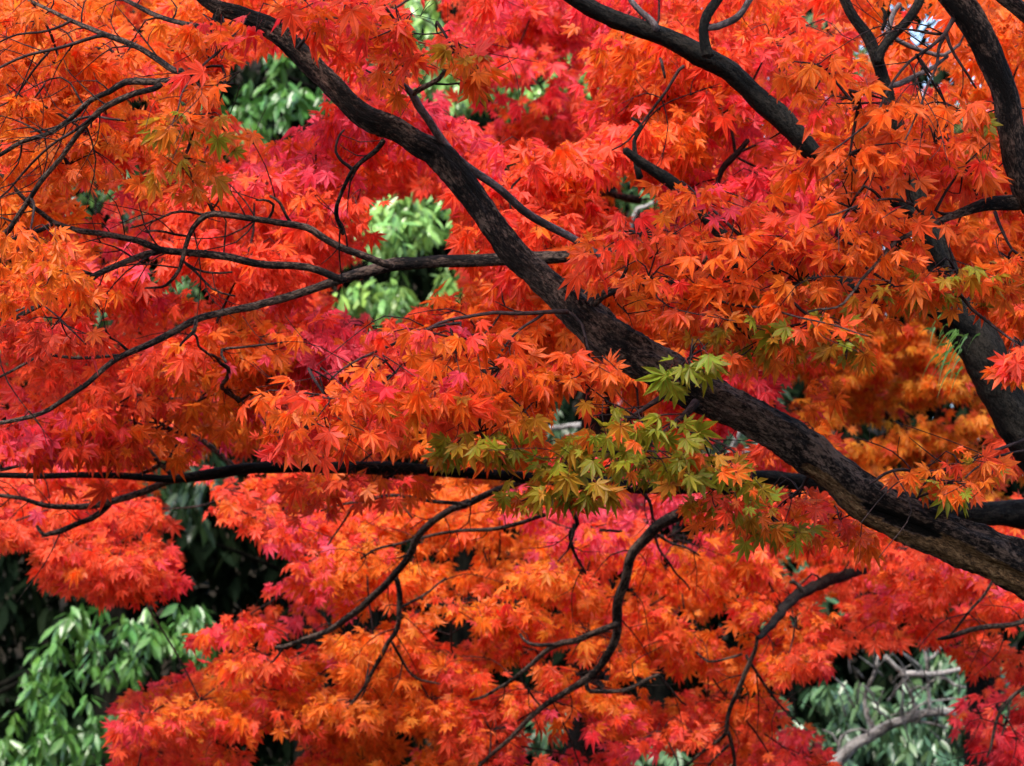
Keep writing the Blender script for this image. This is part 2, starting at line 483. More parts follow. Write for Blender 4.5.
def inside(poly, x, y):
    p = np.asarray(poly, float)
    r = np.zeros(np.shape(x), bool)
    j = len(p) - 1
    for i in range(len(p)):
        xi, yi, xj, yj = *p[i], *p[j]
        c = ((yi > y) != (yj > y)) & (x < (xj - xi) * (y - yi) / (yj - yi + 1e-12) + xi)
        r ^= c; j = i
    return r
def in_hole(x, y):
    r = np.zeros(np.shape(x), bool)
    for h in HOLES: r |= inside(h, x, y)
    return r
def grid_at(x, y):
    return GRID[int(np.clip(y // 32, 0, 23))][int(np.clip(x // 32, 0, 31))]

LEAF_S, LEAF_N = 0.70, 1.8
KEEP = []          # limbs that stay uncovered: (px polyline, half width px, depth)
def near_limb(x, y, d):
    r = np.zeros(np.shape(x), bool)
    for poly, hw, dep, *win in KEEP:
        p = np.asarray(poly, float)
        for a, b, w0, w1 in zip(p[:-1], p[1:], hw[:-1], hw[1:]):
            ab = b - a
            t = np.clip(((x - a[0]) * ab[0] + (y - a[1]) * ab[1]) / (ab @ ab + 1e-9), 0, 1)
            dist = np.hypot(x - a[0] - t * ab[0], y - a[1] - t * ab[1])
            r |= (dist < (w0 + (w1 - w0) * t)) & (d < dep + 0.05) & (d > dep - (win[0] if win else 1.2))
    return r

def spray(tree, cx, cy, d, rx, depth_r, n, leaf, letters, slope=0.0, base_from=None, twigs=True, drop=1.0, ignore=False, name='foliage', label=None, gain=1.0):
    n = int(n * LEAF_N); leaf *= LEAF_S
    """a flat tier of leaves on twigs: centre pixel, half width px, half depth m"""
    c = P(cx, cy, d)
    R = rx * PX(d)
    # disc coordinates
    th = rng.uniform(0, 2 * math.pi, n); rad = np.sqrt(rng.uniform(0, 1, n))
    u, v = np.cos(th) * rad, np.sin(th) * rad
    h = -0.45 * R * rad ** 2 * drop + rng.normal(0, 0.10 * R, n) + slope * u * R * 0.6
    hang = rng.uniform(0, 1, n)
    h -= hang * leaf * 0.9
    pos = c + np.stack([u * R, v * depth_r, h], -1) + rng.normal(0, 0.06 * R, (n, 3))
    px, py, dd = proj(pos)
    pyc = py + 0.35 * leaf / PX(d)                   # leaf body hangs below its joint
    L = leaf / PX(dd)
    hx, hy = rng.normal(0, 5, n), rng.normal(0, 5, n)
    cnt = sum(in_hole(px + a * L + hx, py + b * L + hy).astype(int) for a, b in ((0, .2), (-.45, .5), (.45, .5), (0, .85)))
    ok = cnt < 2
    if not ignore: ok &= ~near_limb(px, pyc, dd)
    let = []
    for i in range(n):
        if callable(letters): ch = letters(px[i], pyc[i])
        else: ch = random.choice(letters)
        if ch == '.': ok[i] &= random.random() < 0.25; ch = 'R'
        elif ch in 'oyrcp': ok[i] &= random.random() < 0.6; ch = ch.upper()
        let.append(ch)
    if ok.sum() < 3: return None
    # leaves cut off from the rest of their spray by an opening are left out
    gap = 0.12
    keep = np.where(ok)[0]; pk = pos[keep]
    near = np.linalg.norm(pk[:, None] - pk[None], axis=2) < gap
    comp = np.zeros(len(keep), bool); comp[near.sum(1).argmax()] = True
    for _ in range(12): comp = near[comp].any(0)
    ok[:] = False; ok[keep[comp]] = True
    if ok.sum() < 3: return None
    pos, u, v, hang = pos[ok], u[ok], v[ok], hang[ok]
    let = [l for l, k in zip(let, ok) if k]
    n = len(pos)
    rdir = np.stack([u, v * 0.6, np.zeros(n)], -1)
    down = 0.25 + 0.9 * hang
    tip = rdir * 0.8 + np.stack([np.zeros(n), np.full(n, -0.25), -down], -1) + rng.normal(0, 0.38, (n, 3))
    nor = np.stack([rng.normal(0, 0.42, n), -0.5 - 0.75 * hang + rng.normal(0, 0.42, n), 0.85 - 0.5 * hang + rng.normal(0, 0.4, n)], -1)
    size = leaf * np.clip(rng.normal(1.0, 0.25, n), 0.5, 1.5)
    col, tc = leaf_colours(let)
    lift = np.array([1.0, gain, gain])
    col, tc = col * lift, tc * lift
    vv, q, cc = maple_leaves(pos, tip, nor, size, col, tc)
    o = mesh_obj(name, vv, q, M_MAPLE, tree.root, tree.base, False, {'leaf_colour': ('FLOAT_COLOR', cc)})
    if label: o['label'] = label
    if twigs:
        tw = []
        r0 = 0.0017 if leaf > 0.03 else 0.0015
        if base_from is not None:
            b = base_from
            m1 = b[:3] * 0.6 + c * 0.4 + rng.normal(0, 0.02, 3)
            tw.append(smooth_path(np.array([[*b[:3], min(b[3] * 0.7, 0.004)], [*m1, 0.003], [*c, r0]]), 0.05))
        k = min(n, 8) if n > 9 else 0
        for i in rng.permutation(n)[:k]:
            e = pos[i]
            m = c * 0.5 + e * 0.5 + np.array([0, 0, 0.12 * R]) + rng.normal(0, 0.02, 3)
            tw.append(smooth_path(np.array([[*c, r0], [*m, r0 * 0.7], [*e, 0.0006]]), 0.05))
        if tw:
            tv, tq, tb = tubes_mesh(tw, 4)
            mesh_obj('twig', tv, tq, M_TWIG, o, (tree.base), True, {'bark': ('FLOAT_VECTOR', tb), 'wood': ('FLOAT', np.zeros(len(tv)))})
    return o
def grow(tree, seeds, maxd=9.0):
    """join each spray centre to the nearest branch or already joined spray"""
    pts = np.vstack([s for s in tree.skel])
    pool = pts.copy()
    cs = np.array([P(s[0], s[1], s[2]) for s in seeds])
    todo = list(range(len(cs)))
    res = {}
    best = np.array([np.linalg.norm(pool[:, :3] - c, axis=1).min() for c in cs])
    bi = np.array([np.linalg.norm(pool[:, :3] - c, axis=1).argmin() for c in cs])
    while todo:
        i = min(todo, key=lambda k: best[k])
        res[i] = pool[bi[i]]
        todo.remove(i)
        pool = np.vstack([pool, [*cs[i], 0.003]])
        for k in todo:
            dd = np.linalg.norm(cs[k] - cs[i])
            if dd < best[k]: best[k] = dd; bi[k] = len(pool) - 1
    return res
#PART2
# ------------------------------------------------------------------ ground, hill
def ground_material():
    m, nt, out = new_mat('leaf_litter_soil')
    tc = nt.nodes.new('ShaderNodeTexCoord')
    n = nt.nodes.new('ShaderNodeTexNoise'); n.inputs['Scale'].default_value = 3.0; n.inputs['Detail'].default_value = 8
    nt.links.new(tc.outputs['Object'], n.inputs['Vector'])
    r = ramp(nt, [(0.35, (0.006, 0.005, 0.0035)), (0.6, (0.016, 0.012, 0.007)), (0.8, (0.03, 0.02, 0.01))])
    nt.links.new(n.outputs['Fac'], r.inputs[0])
    p = nt.nodes.new('ShaderNodeBsdfPrincipled'); p.inputs['Roughness'].default_value = 0.95; p.inputs['Specular IOR Level'].default_value = 0.1
    nt.links.new(r.outputs[0], p.inputs['Base Color']); nt.links.new(p.outputs[0], out.inputs['Surface'])
    return m
M_SOIL = ground_material()
g = mesh_obj('ground', [(-1500, -1500, 0), (1500, -1500, 0), (1500, 1500, 0), (-1500, 1500, 0)], [(0, 1, 2, 3)], M_SOIL)
tag(g, kind='structure')
nx, ny = 60, 30
xs, ys = np.linspace(-30, 34, nx), np.linspace(19, 48, ny)
X, Y = np.meshgrid(xs, ys)
rise = np.clip((Y - 19) / 14, 0, 1); rise = rise * rise * (3 - 2 * rise)
hgt = 11.5 - 6.5 / (1 + np.exp(-(X - 3.2) * 1.6)) * np.clip((22 - X) / 8, 0, 1)
Z = rise * hgt + 0.25 * np.sin(X * 1.7 + Y) * rise - 0.05
idx = np.arange(nx * ny).reshape(ny, nx)
q = np.stack([idx[:-1, :-1], idx[:-1, 1:], idx[1:, 1:], idx[1:, :-1]], -1).reshape(-1, 4)
tag(mesh_obj('hill', np.stack([X, Y, Z], -1).reshape(-1, 3), q, M_SOIL), kind='structure')

# ------------------------------------------------------------------ the maple in front
tA = Tree('maple_tree', (1.62, 5.3, 0), 'nearest maple, its thick rough dark limb sloping across the whole picture', 'maple tree', 'maples in autumn colour')
def scar(f, th, rr, wd):
    T, F = np.meshgrid(th, f)
    deg = np.degrees(T)
    def bell(x, c, w): return np.exp(-((x - c) / w) ** 2)
    def nz(a, b, s): return np.array([[mnoise.noise(Vector((math.cos(t) * a, math.sin(t) * a, ff * b + s))) for t in th] for ff in f])
    jag = nz(2.2, 26, 0.0)
    w = (np.abs(deg - 318) < 38 + 22 * jag) * (F < 0.385 + 0.02 * jag)
    w = w.astype(float)
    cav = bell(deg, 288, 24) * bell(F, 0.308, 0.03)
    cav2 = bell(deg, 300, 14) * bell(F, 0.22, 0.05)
    knob = bell(deg, 230, 70) * bell(F, 0.40, 0.02)
    rr = rr * (1 - 0.62 * np.clip(cav + 0.5 * cav2 + 0.25 * nz(4, 60, 9) * cav, 0, 1) + 0.10 * knob - 0.07 * w)
    # small burls where the limb bends
    for fc, a in ((0.60, 0.10), (0.815, 0.16), (0.86, 0.08)):
        rr = rr * (1 + a * bell(F, fc, 0.012) * (0.6 + 0.6 * nz(1.5, 5, fc * 40)))
    return np.where(cav > 0.3, -0.92, w * 0.9), rr  # hollow gets negative wood, its inner shade painted dark
trunkA = tA.world_branch([(1.62, 5.3, -0.05, .15), (1.60, 5.3, 0.5, .11), (1.52, 5.25, 1.0, .10), (1.42, 5.2, 1.5, .095), (1.50, 5.25, 2.3, .07), (1.45, 5.2, 3.0, .055)], M_BARK, 'trunk', sides=20, rough=1, step=0.03)
MAIN = [(1262, 690, 58), (1180, 648, 56), (1100, 606, 52), (1024, 569, 46), (950, 536, 43), (870, 503, 42), (835, 474, 37), (800, 446, 36), (750, 418, 37), (700, 391, 39), (655, 366, 39), (610, 340, 41), (585, 318, 36), (560, 294, 29), (535, 272, 26), (512, 250, 26), (485, 214, 25), (460, 180, 25), (440, 156, 27), (424, 146, 24), (395, 129, 21), (365, 117, 21), (335, 88, 20), (300, 53, 20), (275, 31, 20), (245, 16, 17), (215, 6, 14), (190, -14, 11)]
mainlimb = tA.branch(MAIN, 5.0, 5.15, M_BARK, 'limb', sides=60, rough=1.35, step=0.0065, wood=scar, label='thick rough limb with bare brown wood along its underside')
KEEP.append(([(p[0], p[1]) for p in MAIN[:25]], [p[2] / 2 + 5 for p in MAIN[:25]], 5.15))
E = [(1075, 300, 30), (1050, 235, 28), (1032, 200, 27), (1022, 178, 26), (1014, 150, 25), (1007, 100, 25), (993, 62, 25), (975, 26, 26), (955, -2, 28), (930, -30, 26), (890, -70, 22)]
e_full = px_path(E, 5.0, 4.9)
limbE = tA.world_branch(np.vstack([[[1.47, 5.2, 2.1, .05]], [[1.25, 5.05, 2.35, .035]], e_full]), M_BARK, 'limb', sides=28, rough=1, step=0.012, label='dark limb curving up at the right edge')
KEEP.append(([(p[0], p[1]) for p in E], [p[2] / 2 + 8 for p in E], 4.98))
tA.branch([(1075, 40, 20), (1040, 25, 18), (1015, 5, 16), (990, -14, 14), (960, -40, 12)], 4.95, 4.95, M_BARK, 'branch', limbE, 14, 0.8, 0.02)
def A(pts, d0=5.05, d1=5.05, par=None, mat=None, sides=8):
    return tA.branch(pts, d0, d1, mat or M_TWIG, 'branch', par or mainlimb, sides, 0.6 if pts[0][2] > 5 else 0, 0.02, 0.007, twiggy=0 if pts[0][2] > 12 or mat is M_SMOOTH else 14)
A([(1026, 200, 17), (993, 202, 14), (970, 207, 10), (948, 217, 7), (928, 226, 6), (903, 236, 4.5), (888, 247, 4), (875, 265, 3.5), (863, 278, 3), (848, 297, 2.6), (835, 308, 2.3), (808, 312, 2)], 5.0, 4.66, limbE, M_BARK, 10)
A([(930, 225, 5), (915, 205, 3.6), (890, 196, 2.6), (860, 205, 2), (828, 215, 1.6)], 4.95, 4.68, limbE)
A([(977, 203, 7), (975, 190, 6), (970, 175, 5), (980, 162, 3)], 5.0, 5.0, limbE, M_BARK)
A([(962, 4, 6), (954, 20, 5), (945, 35, 4), (928, 47, 3.3), (908, 60, 3), (890, 88, 2.6), (876, 115, 2.3), (860, 132, 2), (833, 150, 1.6)], 4.95, 4.68, limbE)
A([(946, 33, 4), (955, 55, 3), (968, 75, 2.6), (976, 88, 2)], 4.95, 4.95, limbE)
A([(946, 34, 3.4), (925, 33, 2.8), (905, 31, 2.2), (880, 36, 1.8)], 4.95, 4.95, limbE)
A([(944, 38, 3.6), (936, 62, 3), (926, 90, 2.4), (916, 115, 2), (905, 140, 1.5)], 4.95, 4.68, limbE)
A([(995, 212, 4), (1003, 230, 3.2), (1012, 248, 2.6), (1022, 258, 2)], 5.0, 4.9, limbE)
A([(592, 304, 10), (612, 290, 8), (626, 282, 6.5), (637, 274, 5)], 5.0, 5.0, None, M_BARK, 10)
A([(605, 296, 5), (620, 287, 4.5), (637, 280, 4), (655, 283, 3.5), (680, 285, 3.2), (710, 297, 3), (740, 305, 2.6), (768, 308, 2.3), (800, 318, 2), (835, 326, 1.6), (868, 336, 1.3)], 5.0, 4.64, None)
A([(618, 286, 4), (626, 270, 3.4), (627, 255, 2.4)], 5.0, 5.0)
A([(568, 312, 5), (545, 312, 4.2), (511, 313, 4), (495, 313, 3.6), (470, 318, 3.4), (440, 325, 3.2), (420, 335, 3), (400, 350, 2.6), (385, 362, 2.2), (365, 376, 1.8)], 5.0, 4.85)
A([(432, 330, 3.4), (415, 332, 3.4), (392, 345, 2.8), (360, 360, 2.2), (330, 380, 1.8)], 4.92, 4.8)
A([(545, 312, 3), (520, 330, 2.6), (505, 350, 2.2), (490, 380, 1.8), (478, 410, 1.4)], 5.0, 4.85)
A([(673, 384, 8), (662, 395, 6), (650, 404, 5), (638, 413, 4), (610, 432, 3), (580, 448, 2.3), (552, 470, 1.8)], 5.0, 4.8)
A([(696, 402, 9), (684, 416, 6.5), (675, 425, 4), (700, 436, 2.6), (725, 446, 2.2), (745, 462, 1.8)], 5.0, 4.85)
A([(676, 424, 4), (655, 440, 3), (630, 455, 2.4), (600, 470, 2), (570, 480, 1.6)], 4.98, 4.8)
A([(383, 141, 5.5), (375, 152, 5), (368, 158, 4.6), (354, 169, 4.6), (346, 182, 4), (338, 205, 4), (338, 218, 4.5), (343, 234, 3.5)], 5.1, 5.3, None, M_BARK)
A([(353, 170, 4), (343, 164, 3.2), (336, 154, 2.8), (338, 142, 2.4), (344, 130, 2)], 5.2, 5.2)
A([(604, 262, 6), (578, 243, 7), (545, 225, 8), (520, 208, 8), (500, 191, 8), (465, 165, 8), (444, 140, 8), (430, 118, 8), (418, 103, 8), (411, 92, 7), (400, 82, 5), (388, 79, 3), (366, 70, 2)], 5.3, 5.0, None, M_SMOOTH, 10)
A([(413, 94, 6), (424, 86, 5.5), (440, 78, 5), (448, 66, 4), (455, 55, 2.5)], 5.05, 5.0, None, M_BARK)
A([(298, 48, 4), (320, 22, 3), (345, 20, 2.6), (365, 32, 2)], 5.1, 5.0)
A([(340, 20, 2.6), (375, 26, 2.2), (410, 34, 1.8), (450, 30, 1.3)], 5.05, 4.95)
# left end of the limb and its long thin branches
knee = [(222, 8, 13), (213, 35, 11), (203, 58, 10), (188, 74, 9)]
A(knee, 5.14, 5.2, None, M_BARK, 10)
A([(190, 72, 7), (175, 71, 6.5), (160, 59, 6.5), (140, 47, 6), (117, 39, 6), (97, 32, 5), (72, 19, 4.5), (45, 7, 3.5), (25, -4, 3)], 5.2, 5.5, None, M_BARK)
A([(192, 73, 8), (182, 77, 7), (155, 81, 7), (127, 82, 7), (112, 92, 6), (92, 102, 5.5), (67, 121, 5.5), (45, 134, 5), (22, 142, 4.6), (0, 157, 4.2), (-30, 170, 4)], 5.2, 5.5, None, M_BARK)
A([(172, 80, 6), (155, 89, 6), (135, 94, 6), (107, 106, 6.5), (95, 116, 6), (77, 136, 5.5), (60, 157, 5), (45, 175, 5), (35, 191, 5), (25, 207, 5.5), (0, 237, 6), (-30, 252, 6)], 5.22, 5.5, None, M_BARK)
A([(92, 117, 3.4), (70, 133, 3), (50, 147, 2.6), (20, 175, 2.4), (7, 190, 2), (-10, 204, 2)], 5.3, 5.5)
A([(107, 36, 4), (97, 37, 4), (75, 44, 3.5), (50, 49, 3.2), (25, 56, 3), (0, 67, 2.6), (-20, 76, 2)], 5.35, 5.5)
A([(72, 20, 3), (45, 30, 2.6), (15, 36, 2.2), (-10, 48, 1.8)], 5.4, 5.5)
A([(52, 48, 2.6), (30, 72, 2.4), (15, 92, 2), (0, 106, 1.6)], 5.45, 5.5)
A([(120, 120, 2.4), (90, 116, 2.2), (60, 125, 2), (30, 132, 1.6)], 5.4, 5.5)
A([(212, 30, 5), (185, 22, 5), (165, 17, 5), (145, 10, 5), (122, 0, 4), (105, -10, 3)], 5.15, 5.4, None, M_BARK)
A([(245, 17, 4), (240, 24, 3.2), (222, 46, 2.8), (205, 65, 2.6), (192, 80, 2.2), (180, 96, 1.8), (172, 125, 1.4)], 5.1, 4.7)
A([(1030, 436, 4), (1020, 441, 3.6), (998, 449, 3.3), (975, 461, 3.2), (953, 468, 3.4), (923, 470, 3.2), (903, 469, 3.2), (885, 475, 3), (870, 484, 3)], 5.1, 4.9)
A([(953, 468, 2), (930, 485, 1.7), (925, 500, 1.2)], 5.0, 5.0)
A([(1040, 450, 3), (1010, 452, 2.6), (985, 462, 2.2), (965, 478, 1.8)], 5.0, 4.9)

# ------------------------------------------------------------------ the second maple: mossy trunk at the right
tC = Tree('maple_tree', (1.9, 6.6, 0), 'second maple with a black mossy trunk behind the right side of the big limb', 'maple tree', 'maples in autumn colour')
trunkC = tC.world_branch(np.vstack([[[1.9, 6.6, -.05, .17]], [[1.85, 6.55, 0.6, .12]], [[1.6, 6.5, 1.4, .095]],
    px_path([(1092, 540, 44), (1050, 472, 40), (1018, 424, 37), (1000, 392, 36), (985, 358, 42), (968, 325, 40), (950, 292, 34), (935, 250, 26), (918, 200, 20), (908, 160, 16), (895, 118, 14), (884, 82, 13), (876, 55, 12), (866, 34, 11), (854, 18, 10), (843, -4, 9), (830, -40, 8)], 6.3, 6.2)]), M_MOSSY, 'trunk', sides=26, rough=1.3, step=0.015)
KEEP.append(([(1092, 540), (1018, 424), (985, 358), (945, 305)], [26, 20, 24, 16], 6.3))
KEEP.append(([(918, 200), (895, 118), (876, 50)], [5, 5, 5], 6.3))
def Cb(pts, d0=6.2, d1=6.2, par=None, mat=None, sides=10, rough=0.7, name='branch'):
    return tC.branch(pts, d0, d1, mat or M_MOSSY, name, par or trunkC, sides, rough if pts[0][2] > 5 else 0, 0.02, 0.008, twiggy=0 if pts[0][2] > 11 or mat is M_SMOOTH else 12)
limbC = tC.branch([(985, 345, 22), (962, 320, 22), (940, 310, 20), (918, 302, 16), (890, 294, 15), (860, 287, 14), (818, 280, 14), (790, 272, 13), (770, 265, 12), (745, 252, 12), (722, 234, 12), (700, 210, 12), (680, 190, 13), (662, 176, 12), (645, 165, 10), (625, 150, 7)], 6.25, 6.05, M_MOSSY, 'limb', None, 16, 1, 0.015)
D = [(940, 262, 16), (922, 228, 16), (895, 200, 15), (858, 177, 15), (833, 166, 17), (810, 150, 20), (798, 136, 21), (780, 117, 22), (767, 106, 22), (749, 90, 20), (727, 70, 20), (697, 54, 20), (667, 38, 18), (637, 27, 17), (607, 16, 17), (579, 1, 16), (556, -16, 15), (520, -40, 13)]
limbD = tC.branch(D, 6.2, 5.8, M_MOSSY, 'limb', None, 22, 1.1, 0.012, label='dark limb rising to the top edge')
KEEP.append(([(p[0], p[1]) for p in D[5:]], [p[2] / 2 + 6 for p in D[5:]], 6.0))
Cb([(708, 56, 12), (705, 48, 11), (703, 30, 10), (707, 15, 10), (718, 0, 9), (726, -16, 8)], 5.9, 5.9, limbD)
Cb([(704, 28, 7), (725, 22, 7), (735, 18, 7), (744, 10, 6), (752, -4, 6)], 5.9, 5.95, limbD, M_SMOOTH)
Cb([(656, 30, 8), (648, 20, 7), (640, 12, 6), (632, 2, 6), (626, -10, 5)], 5.9, 5.9, limbD, M_SMOOTH)
Cb([(878, 62, 10), (888, 42, 9), (900, 28, 9), (912, 12, 9), (922, -6, 9)], 6.2, 6.2)
Cb([(888, 45, 6), (888, 30, 6), (892, 16, 5), (900, 4, 5)], 6.25, 6.25, None, M_SMOOTH)
Cb([(890, 32, 5), (898, 40, 5), (912, 47, 5), (930, 53, 4.5), (944, 55, 4), (960, 44, 3)], 6.25, 6.3, None, M_SMOOTH)
Cb([(890, 86, 6), (905, 80, 6), (920, 74, 5), (935, 68, 4), (948, 56, 3)], 6.25, 6.3, None, M_SMOOTH)
Cb([(882, 30, 4), (884, 18, 4), (882, 8, 3)], 6.2, 6.2)
Cb([(684, 66, 3.5), (676, 78, 3.2), (668, 90, 2.8), (655, 108, 2.8), (642, 126, 2.2), (628, 142, 1.8), (612, 150, 1.5)], 5.9, 5.95, limbD, M_TWIG)
Cb([(660, 58, 3), (662, 68, 3), (665, 78, 2.2)], 5.9, 5.9, limbD, M_TWIG)
Cb([(748, 140, 5), (738, 152, 6), (730, 160, 7), (722, 170, 6), (717, 186, 5)], 6.6, 6.6, None, M_TWIG)
Cb([(736, 155, 3.5), (735, 140, 3.2), (732, 120, 3), (738, 105, 2.4), (744, 96, 2)], 6.6, 6.6, None, M_TWIG)
Cb([(738, 153, 2.6), (755, 146, 2.4), (768, 140, 2)], 6.6, 6.6, None, M_TWIG)
Cb([(738, 158, 2.6), (755, 166, 2.4), (770, 168, 2)], 6.6, 6.6, None, M_TWIG)
Cb([(640, 178, 7), (634, 140, 4), (640, 125, 4), (632, 118, 3)], 6.1, 6.1, limbC)
# the long horizontal branch that crosses behind the big limb
B = [(772, 266, 10), (724, 262, 10), (684, 257, 10), (640, 253, 11), (600, 254, 11), (570, 256, 12), (532, 258, 13), (511, 259, 13), (490, 260, 12), (468, 261, 12), (440, 261, 12), (416, 263, 12), (395, 264, 13), (380, 268, 12), (356, 275, 10), (338, 280, 9), (318, 287, 8), (288, 297, 8), (261, 304, 7.5), (255, 306, 7.5), (225, 312, 7), (197, 319, 7), (175, 331, 7), (150, 344, 6.5), (120, 357, 6), (100, 372, 5.5), (88, 383, 5), (62, 401, 5), (42, 413, 4.5), (20, 419, 4.2), (0, 423, 4), (-30, 428, 3.6)]
limbB = tC.branch(B, 6.1, 5.7, M_BARK, 'limb', None, 14, 0.9, 0.015, label='long dark branch lying level behind the big limb')
KEEP.append(([(p[0], p[1]) for p in B[6:]], [p[2] / 2 + 9 for p in B[6:]], 5.85))
def Bb(pts, d0=5.8, d1=5.75, mat=None):
    return Cb(pts, d0, d1, limbB, mat or M_BARK, 8, 0.6)
Bb([(392, 265, 8), (378, 260, 7), (356, 252, 7), (338, 246, 7), (318, 236, 7), (306, 229, 7), (281, 223, 6.5), (256, 218, 6.5), (225, 216, 6), (206, 217, 6), (192, 230, 5), (185, 247, 4.6), (180, 267, 4), (170, 280, 3.4), (160, 286, 2.6), (145, 288, 1.8)])
Bb([(216, 216, 4), (212, 207, 4), (207, 199, 3.6), (200, 190, 3)])
Bb([(213, 208, 2.4), (218, 200, 2), (219, 195, 1.6)])
Bb([(345, 279, 8), (336, 277, 7.5), (321, 272, 7.5), (293, 267, 7.5), (255, 264, 7.5), (225, 256, 7.5), (200, 252, 7.5), (180, 252, 7), (160, 251, 7), (140, 241, 6.5), (112, 236, 6), (82, 232, 5.6), (66, 227, 5.4), (52, 221, 5), (42, 212, 4.6), (32, 204, 4.4), (20, 192, 4), (0, 172, 3.6), (-14, 160, 3)])
Bb([(160, 251, 6), (148, 252, 6), (135, 258, 6), (117, 267, 6), (95, 277, 6), (70, 292, 6), (40, 306, 5.5), (17, 317, 4.6), (5, 330, 3.6), (-8, 348, 3)])
Bb([(40, 306, 3), (25, 306, 2.6), (10, 312, 2.2), (-5, 322, 2)])
Bb([(94, 277, 4), (85, 274, 4), (70, 273, 4), (58, 272, 2.6)])
Bb([(122, 356, 4), (100, 356, 3.4), (75, 356, 3.2), (45, 354, 2.8)])
Bb([(54, 222, 5), (40, 230, 5), (25, 236, 4.8), (12, 242, 4.4), (0, 246, 4), (-20, 252, 4)])
Bb([(38, 356, 2.8), (20, 366, 2.8), (0, 377, 2.6), (-20, 384, 2)])
Bb([(130, 352, 3), (122, 344, 2.8), (112, 338, 2.4), (104, 325, 2)])
Bb([(210, 216, 3), (190, 212, 2.8), (172, 213, 2.6), (155, 220, 2.2), (130, 228, 1.8)])
Bb([(186, 236, 2.6), (165, 232, 2.4), (145, 231, 2)])
Bb([(184, 262, 2.6), (205, 270, 2.4), (232, 272, 2)])
Bb([(186, 264, 3), (195, 275, 2.6), (210, 288, 2.2), (235, 296, 1.8)])
Bb([(196, 320, 4), (194, 330, 4), (187, 338, 3), (180, 346, 2)])
Bb([(194, 334, 2.6), (196, 345, 2.4), (207, 352, 2.6), (216, 357, 3), (223, 363, 4), (228, 366, 4.5), (226, 374, 4.5), (222, 384, 4.5), (228, 392, 4.5), (239, 401, 4.5)], 5.9, 6.6)
Bb([(226, 362, 3), (224, 350, 3), (240, 348, 2.6), (255, 346, 2.2), (285, 342, 1.8)], 6.1, 6.3)
Bb([(268, 220, 3), (272, 203, 2.8), (262, 198, 2.4), (256, 200, 2)])
Bb([(296, 226, 3), (288, 215, 3), (280, 202, 3), (270, 196, 2.4)])

# ------------------------------------------------------------------ the third maple: lower branches
tG = Tree('maple_tree', (2.5, 7.9, 0), 'third maple whose long thin branches carry the orange foliage below the big limb', 'maple tree', 'maples in autumn colour')
trunkG = tG.world_branch(np.vstack([[[2.5, 7.9, -.05, .17]], [[2.4, 7.8, .8, .12]], px_path([(1240, 650, 44), (1160, 560, 38), (1090, 528, 34)], 7.5, 7.4), ]), M_MOSSY, 'trunk', sides=18, rough=1, step=0.03)
Gp = [(1110, 536, 34), (1060, 520, 32), (1024, 514, 30), (1000, 514, 25), (960, 512, 22), (900, 500, 20), (840, 488, 18), (790, 481, 16), (768, 478, 15), (740, 480, 15), (690, 486, 15), (640, 487, 13), (600, 483, 12), (560, 480, 12), (512, 476, 11), (481, 474, 11), (443, 471, 11), (406, 469, 12), (375, 468, 13), (316, 467, 11), (256, 468, 11.5), (235, 470, 11.5), (212, 474, 11), (185, 478, 9.5), (165, 479, 7.5), (125, 476, 6.5), (82, 475, 6), (42, 476, 5.6), (0, 475, 5.4), (-40, 474, 5)]
limbG = tG.branch(Gp, 7.4, 7.2, M_MOSSY, 'limb', None, 16, 1, 0.02, label='long level branch reaching the left edge')
KEEP.append(([(p[0], p[1]) for p in Gp[5:]], [p[2] / 2 + 9 for p in Gp[5:]], 7.4))
def Gb(pts, d0=7.3, d1=7.3, mat=None, skip=0):
    o = tG.branch(pts, d0, d1, mat or M_BARK, 'branch', limbG, 9, 0.8 if pts[0][2] > 5 else 0, 0.02, 0.010, twiggy=11)
    KEEP.append(([(p[0], p[1]) for p in pts[skip:]], [p[2] / 2 + 3 for p in pts[skip:]], 8.4, 2.0))
    return o
Gb([(234, 468, 6), (230, 464, 5.5), (217, 453, 5.5), (202, 441, 5.5), (180, 434, 5), (150, 429, 4.2), (130, 421, 3.6), (110, 413, 3)])
Gb([(178, 434, 4), (168, 428, 4), (160, 424, 3.6), (152, 418, 3), (149, 408, 2.6), (146, 400, 2)])
Gb([(158, 423, 2.4), (148, 421, 2.2), (140, 421, 1.8)])
Gb([(190, 478, 9), (167, 481, 7.5), (150, 489, 7), (125, 498, 7), (107, 504, 7), (82, 508, 6), (65, 508, 5.4), (50, 506, 5), (36, 503, 4.6), (22, 499, 4), (0, 496, 4), (-30, 492, 3.6)])
Gb([(110, 503, 6), (102, 509, 6), (90, 517, 6), (82, 520, 5.6), (62, 528, 5.4), (50, 531, 4.6), (44, 533, 4), (37, 526, 3)])
Gb([(176, 478, 6), (168, 470, 5.5), (160, 464, 5), (150, 470, 4), (140, 474, 3)])
Gb([(160, 465, 4), (154, 456, 3.4), (148, 448, 2.6)])
Gb([(164, 466, 3), (172, 454, 2.8), (180, 442, 2.2)])
Gb([(165, 465, 3), (150, 455, 2.4), (136, 452, 2)])
Gb([(330, 464, 7), (305, 452, 6.5), (290, 442, 6), (276, 428, 6), (262, 418, 6.5), (250, 409, 5.5), (240, 401, 5), (228, 401, 4.4), (212, 403, 4.2), (190, 402, 4), (175, 401, 3.6), (145, 399, 2.8), (122, 392, 2)])
Gb([(200, 402, 2.6), (201, 394, 2.4), (192, 384, 2)])
Gb([(201, 398, 2.4), (210, 388, 2.2), (222, 384, 1.8)])
Gb([(0, 470, 4), (22, 465, 3.4), (45, 466, 3)], 7.3, 7.3)
Gb([(0, 468, 4), (7, 459, 3), (14, 454, 2)], 7.3, 7.3)
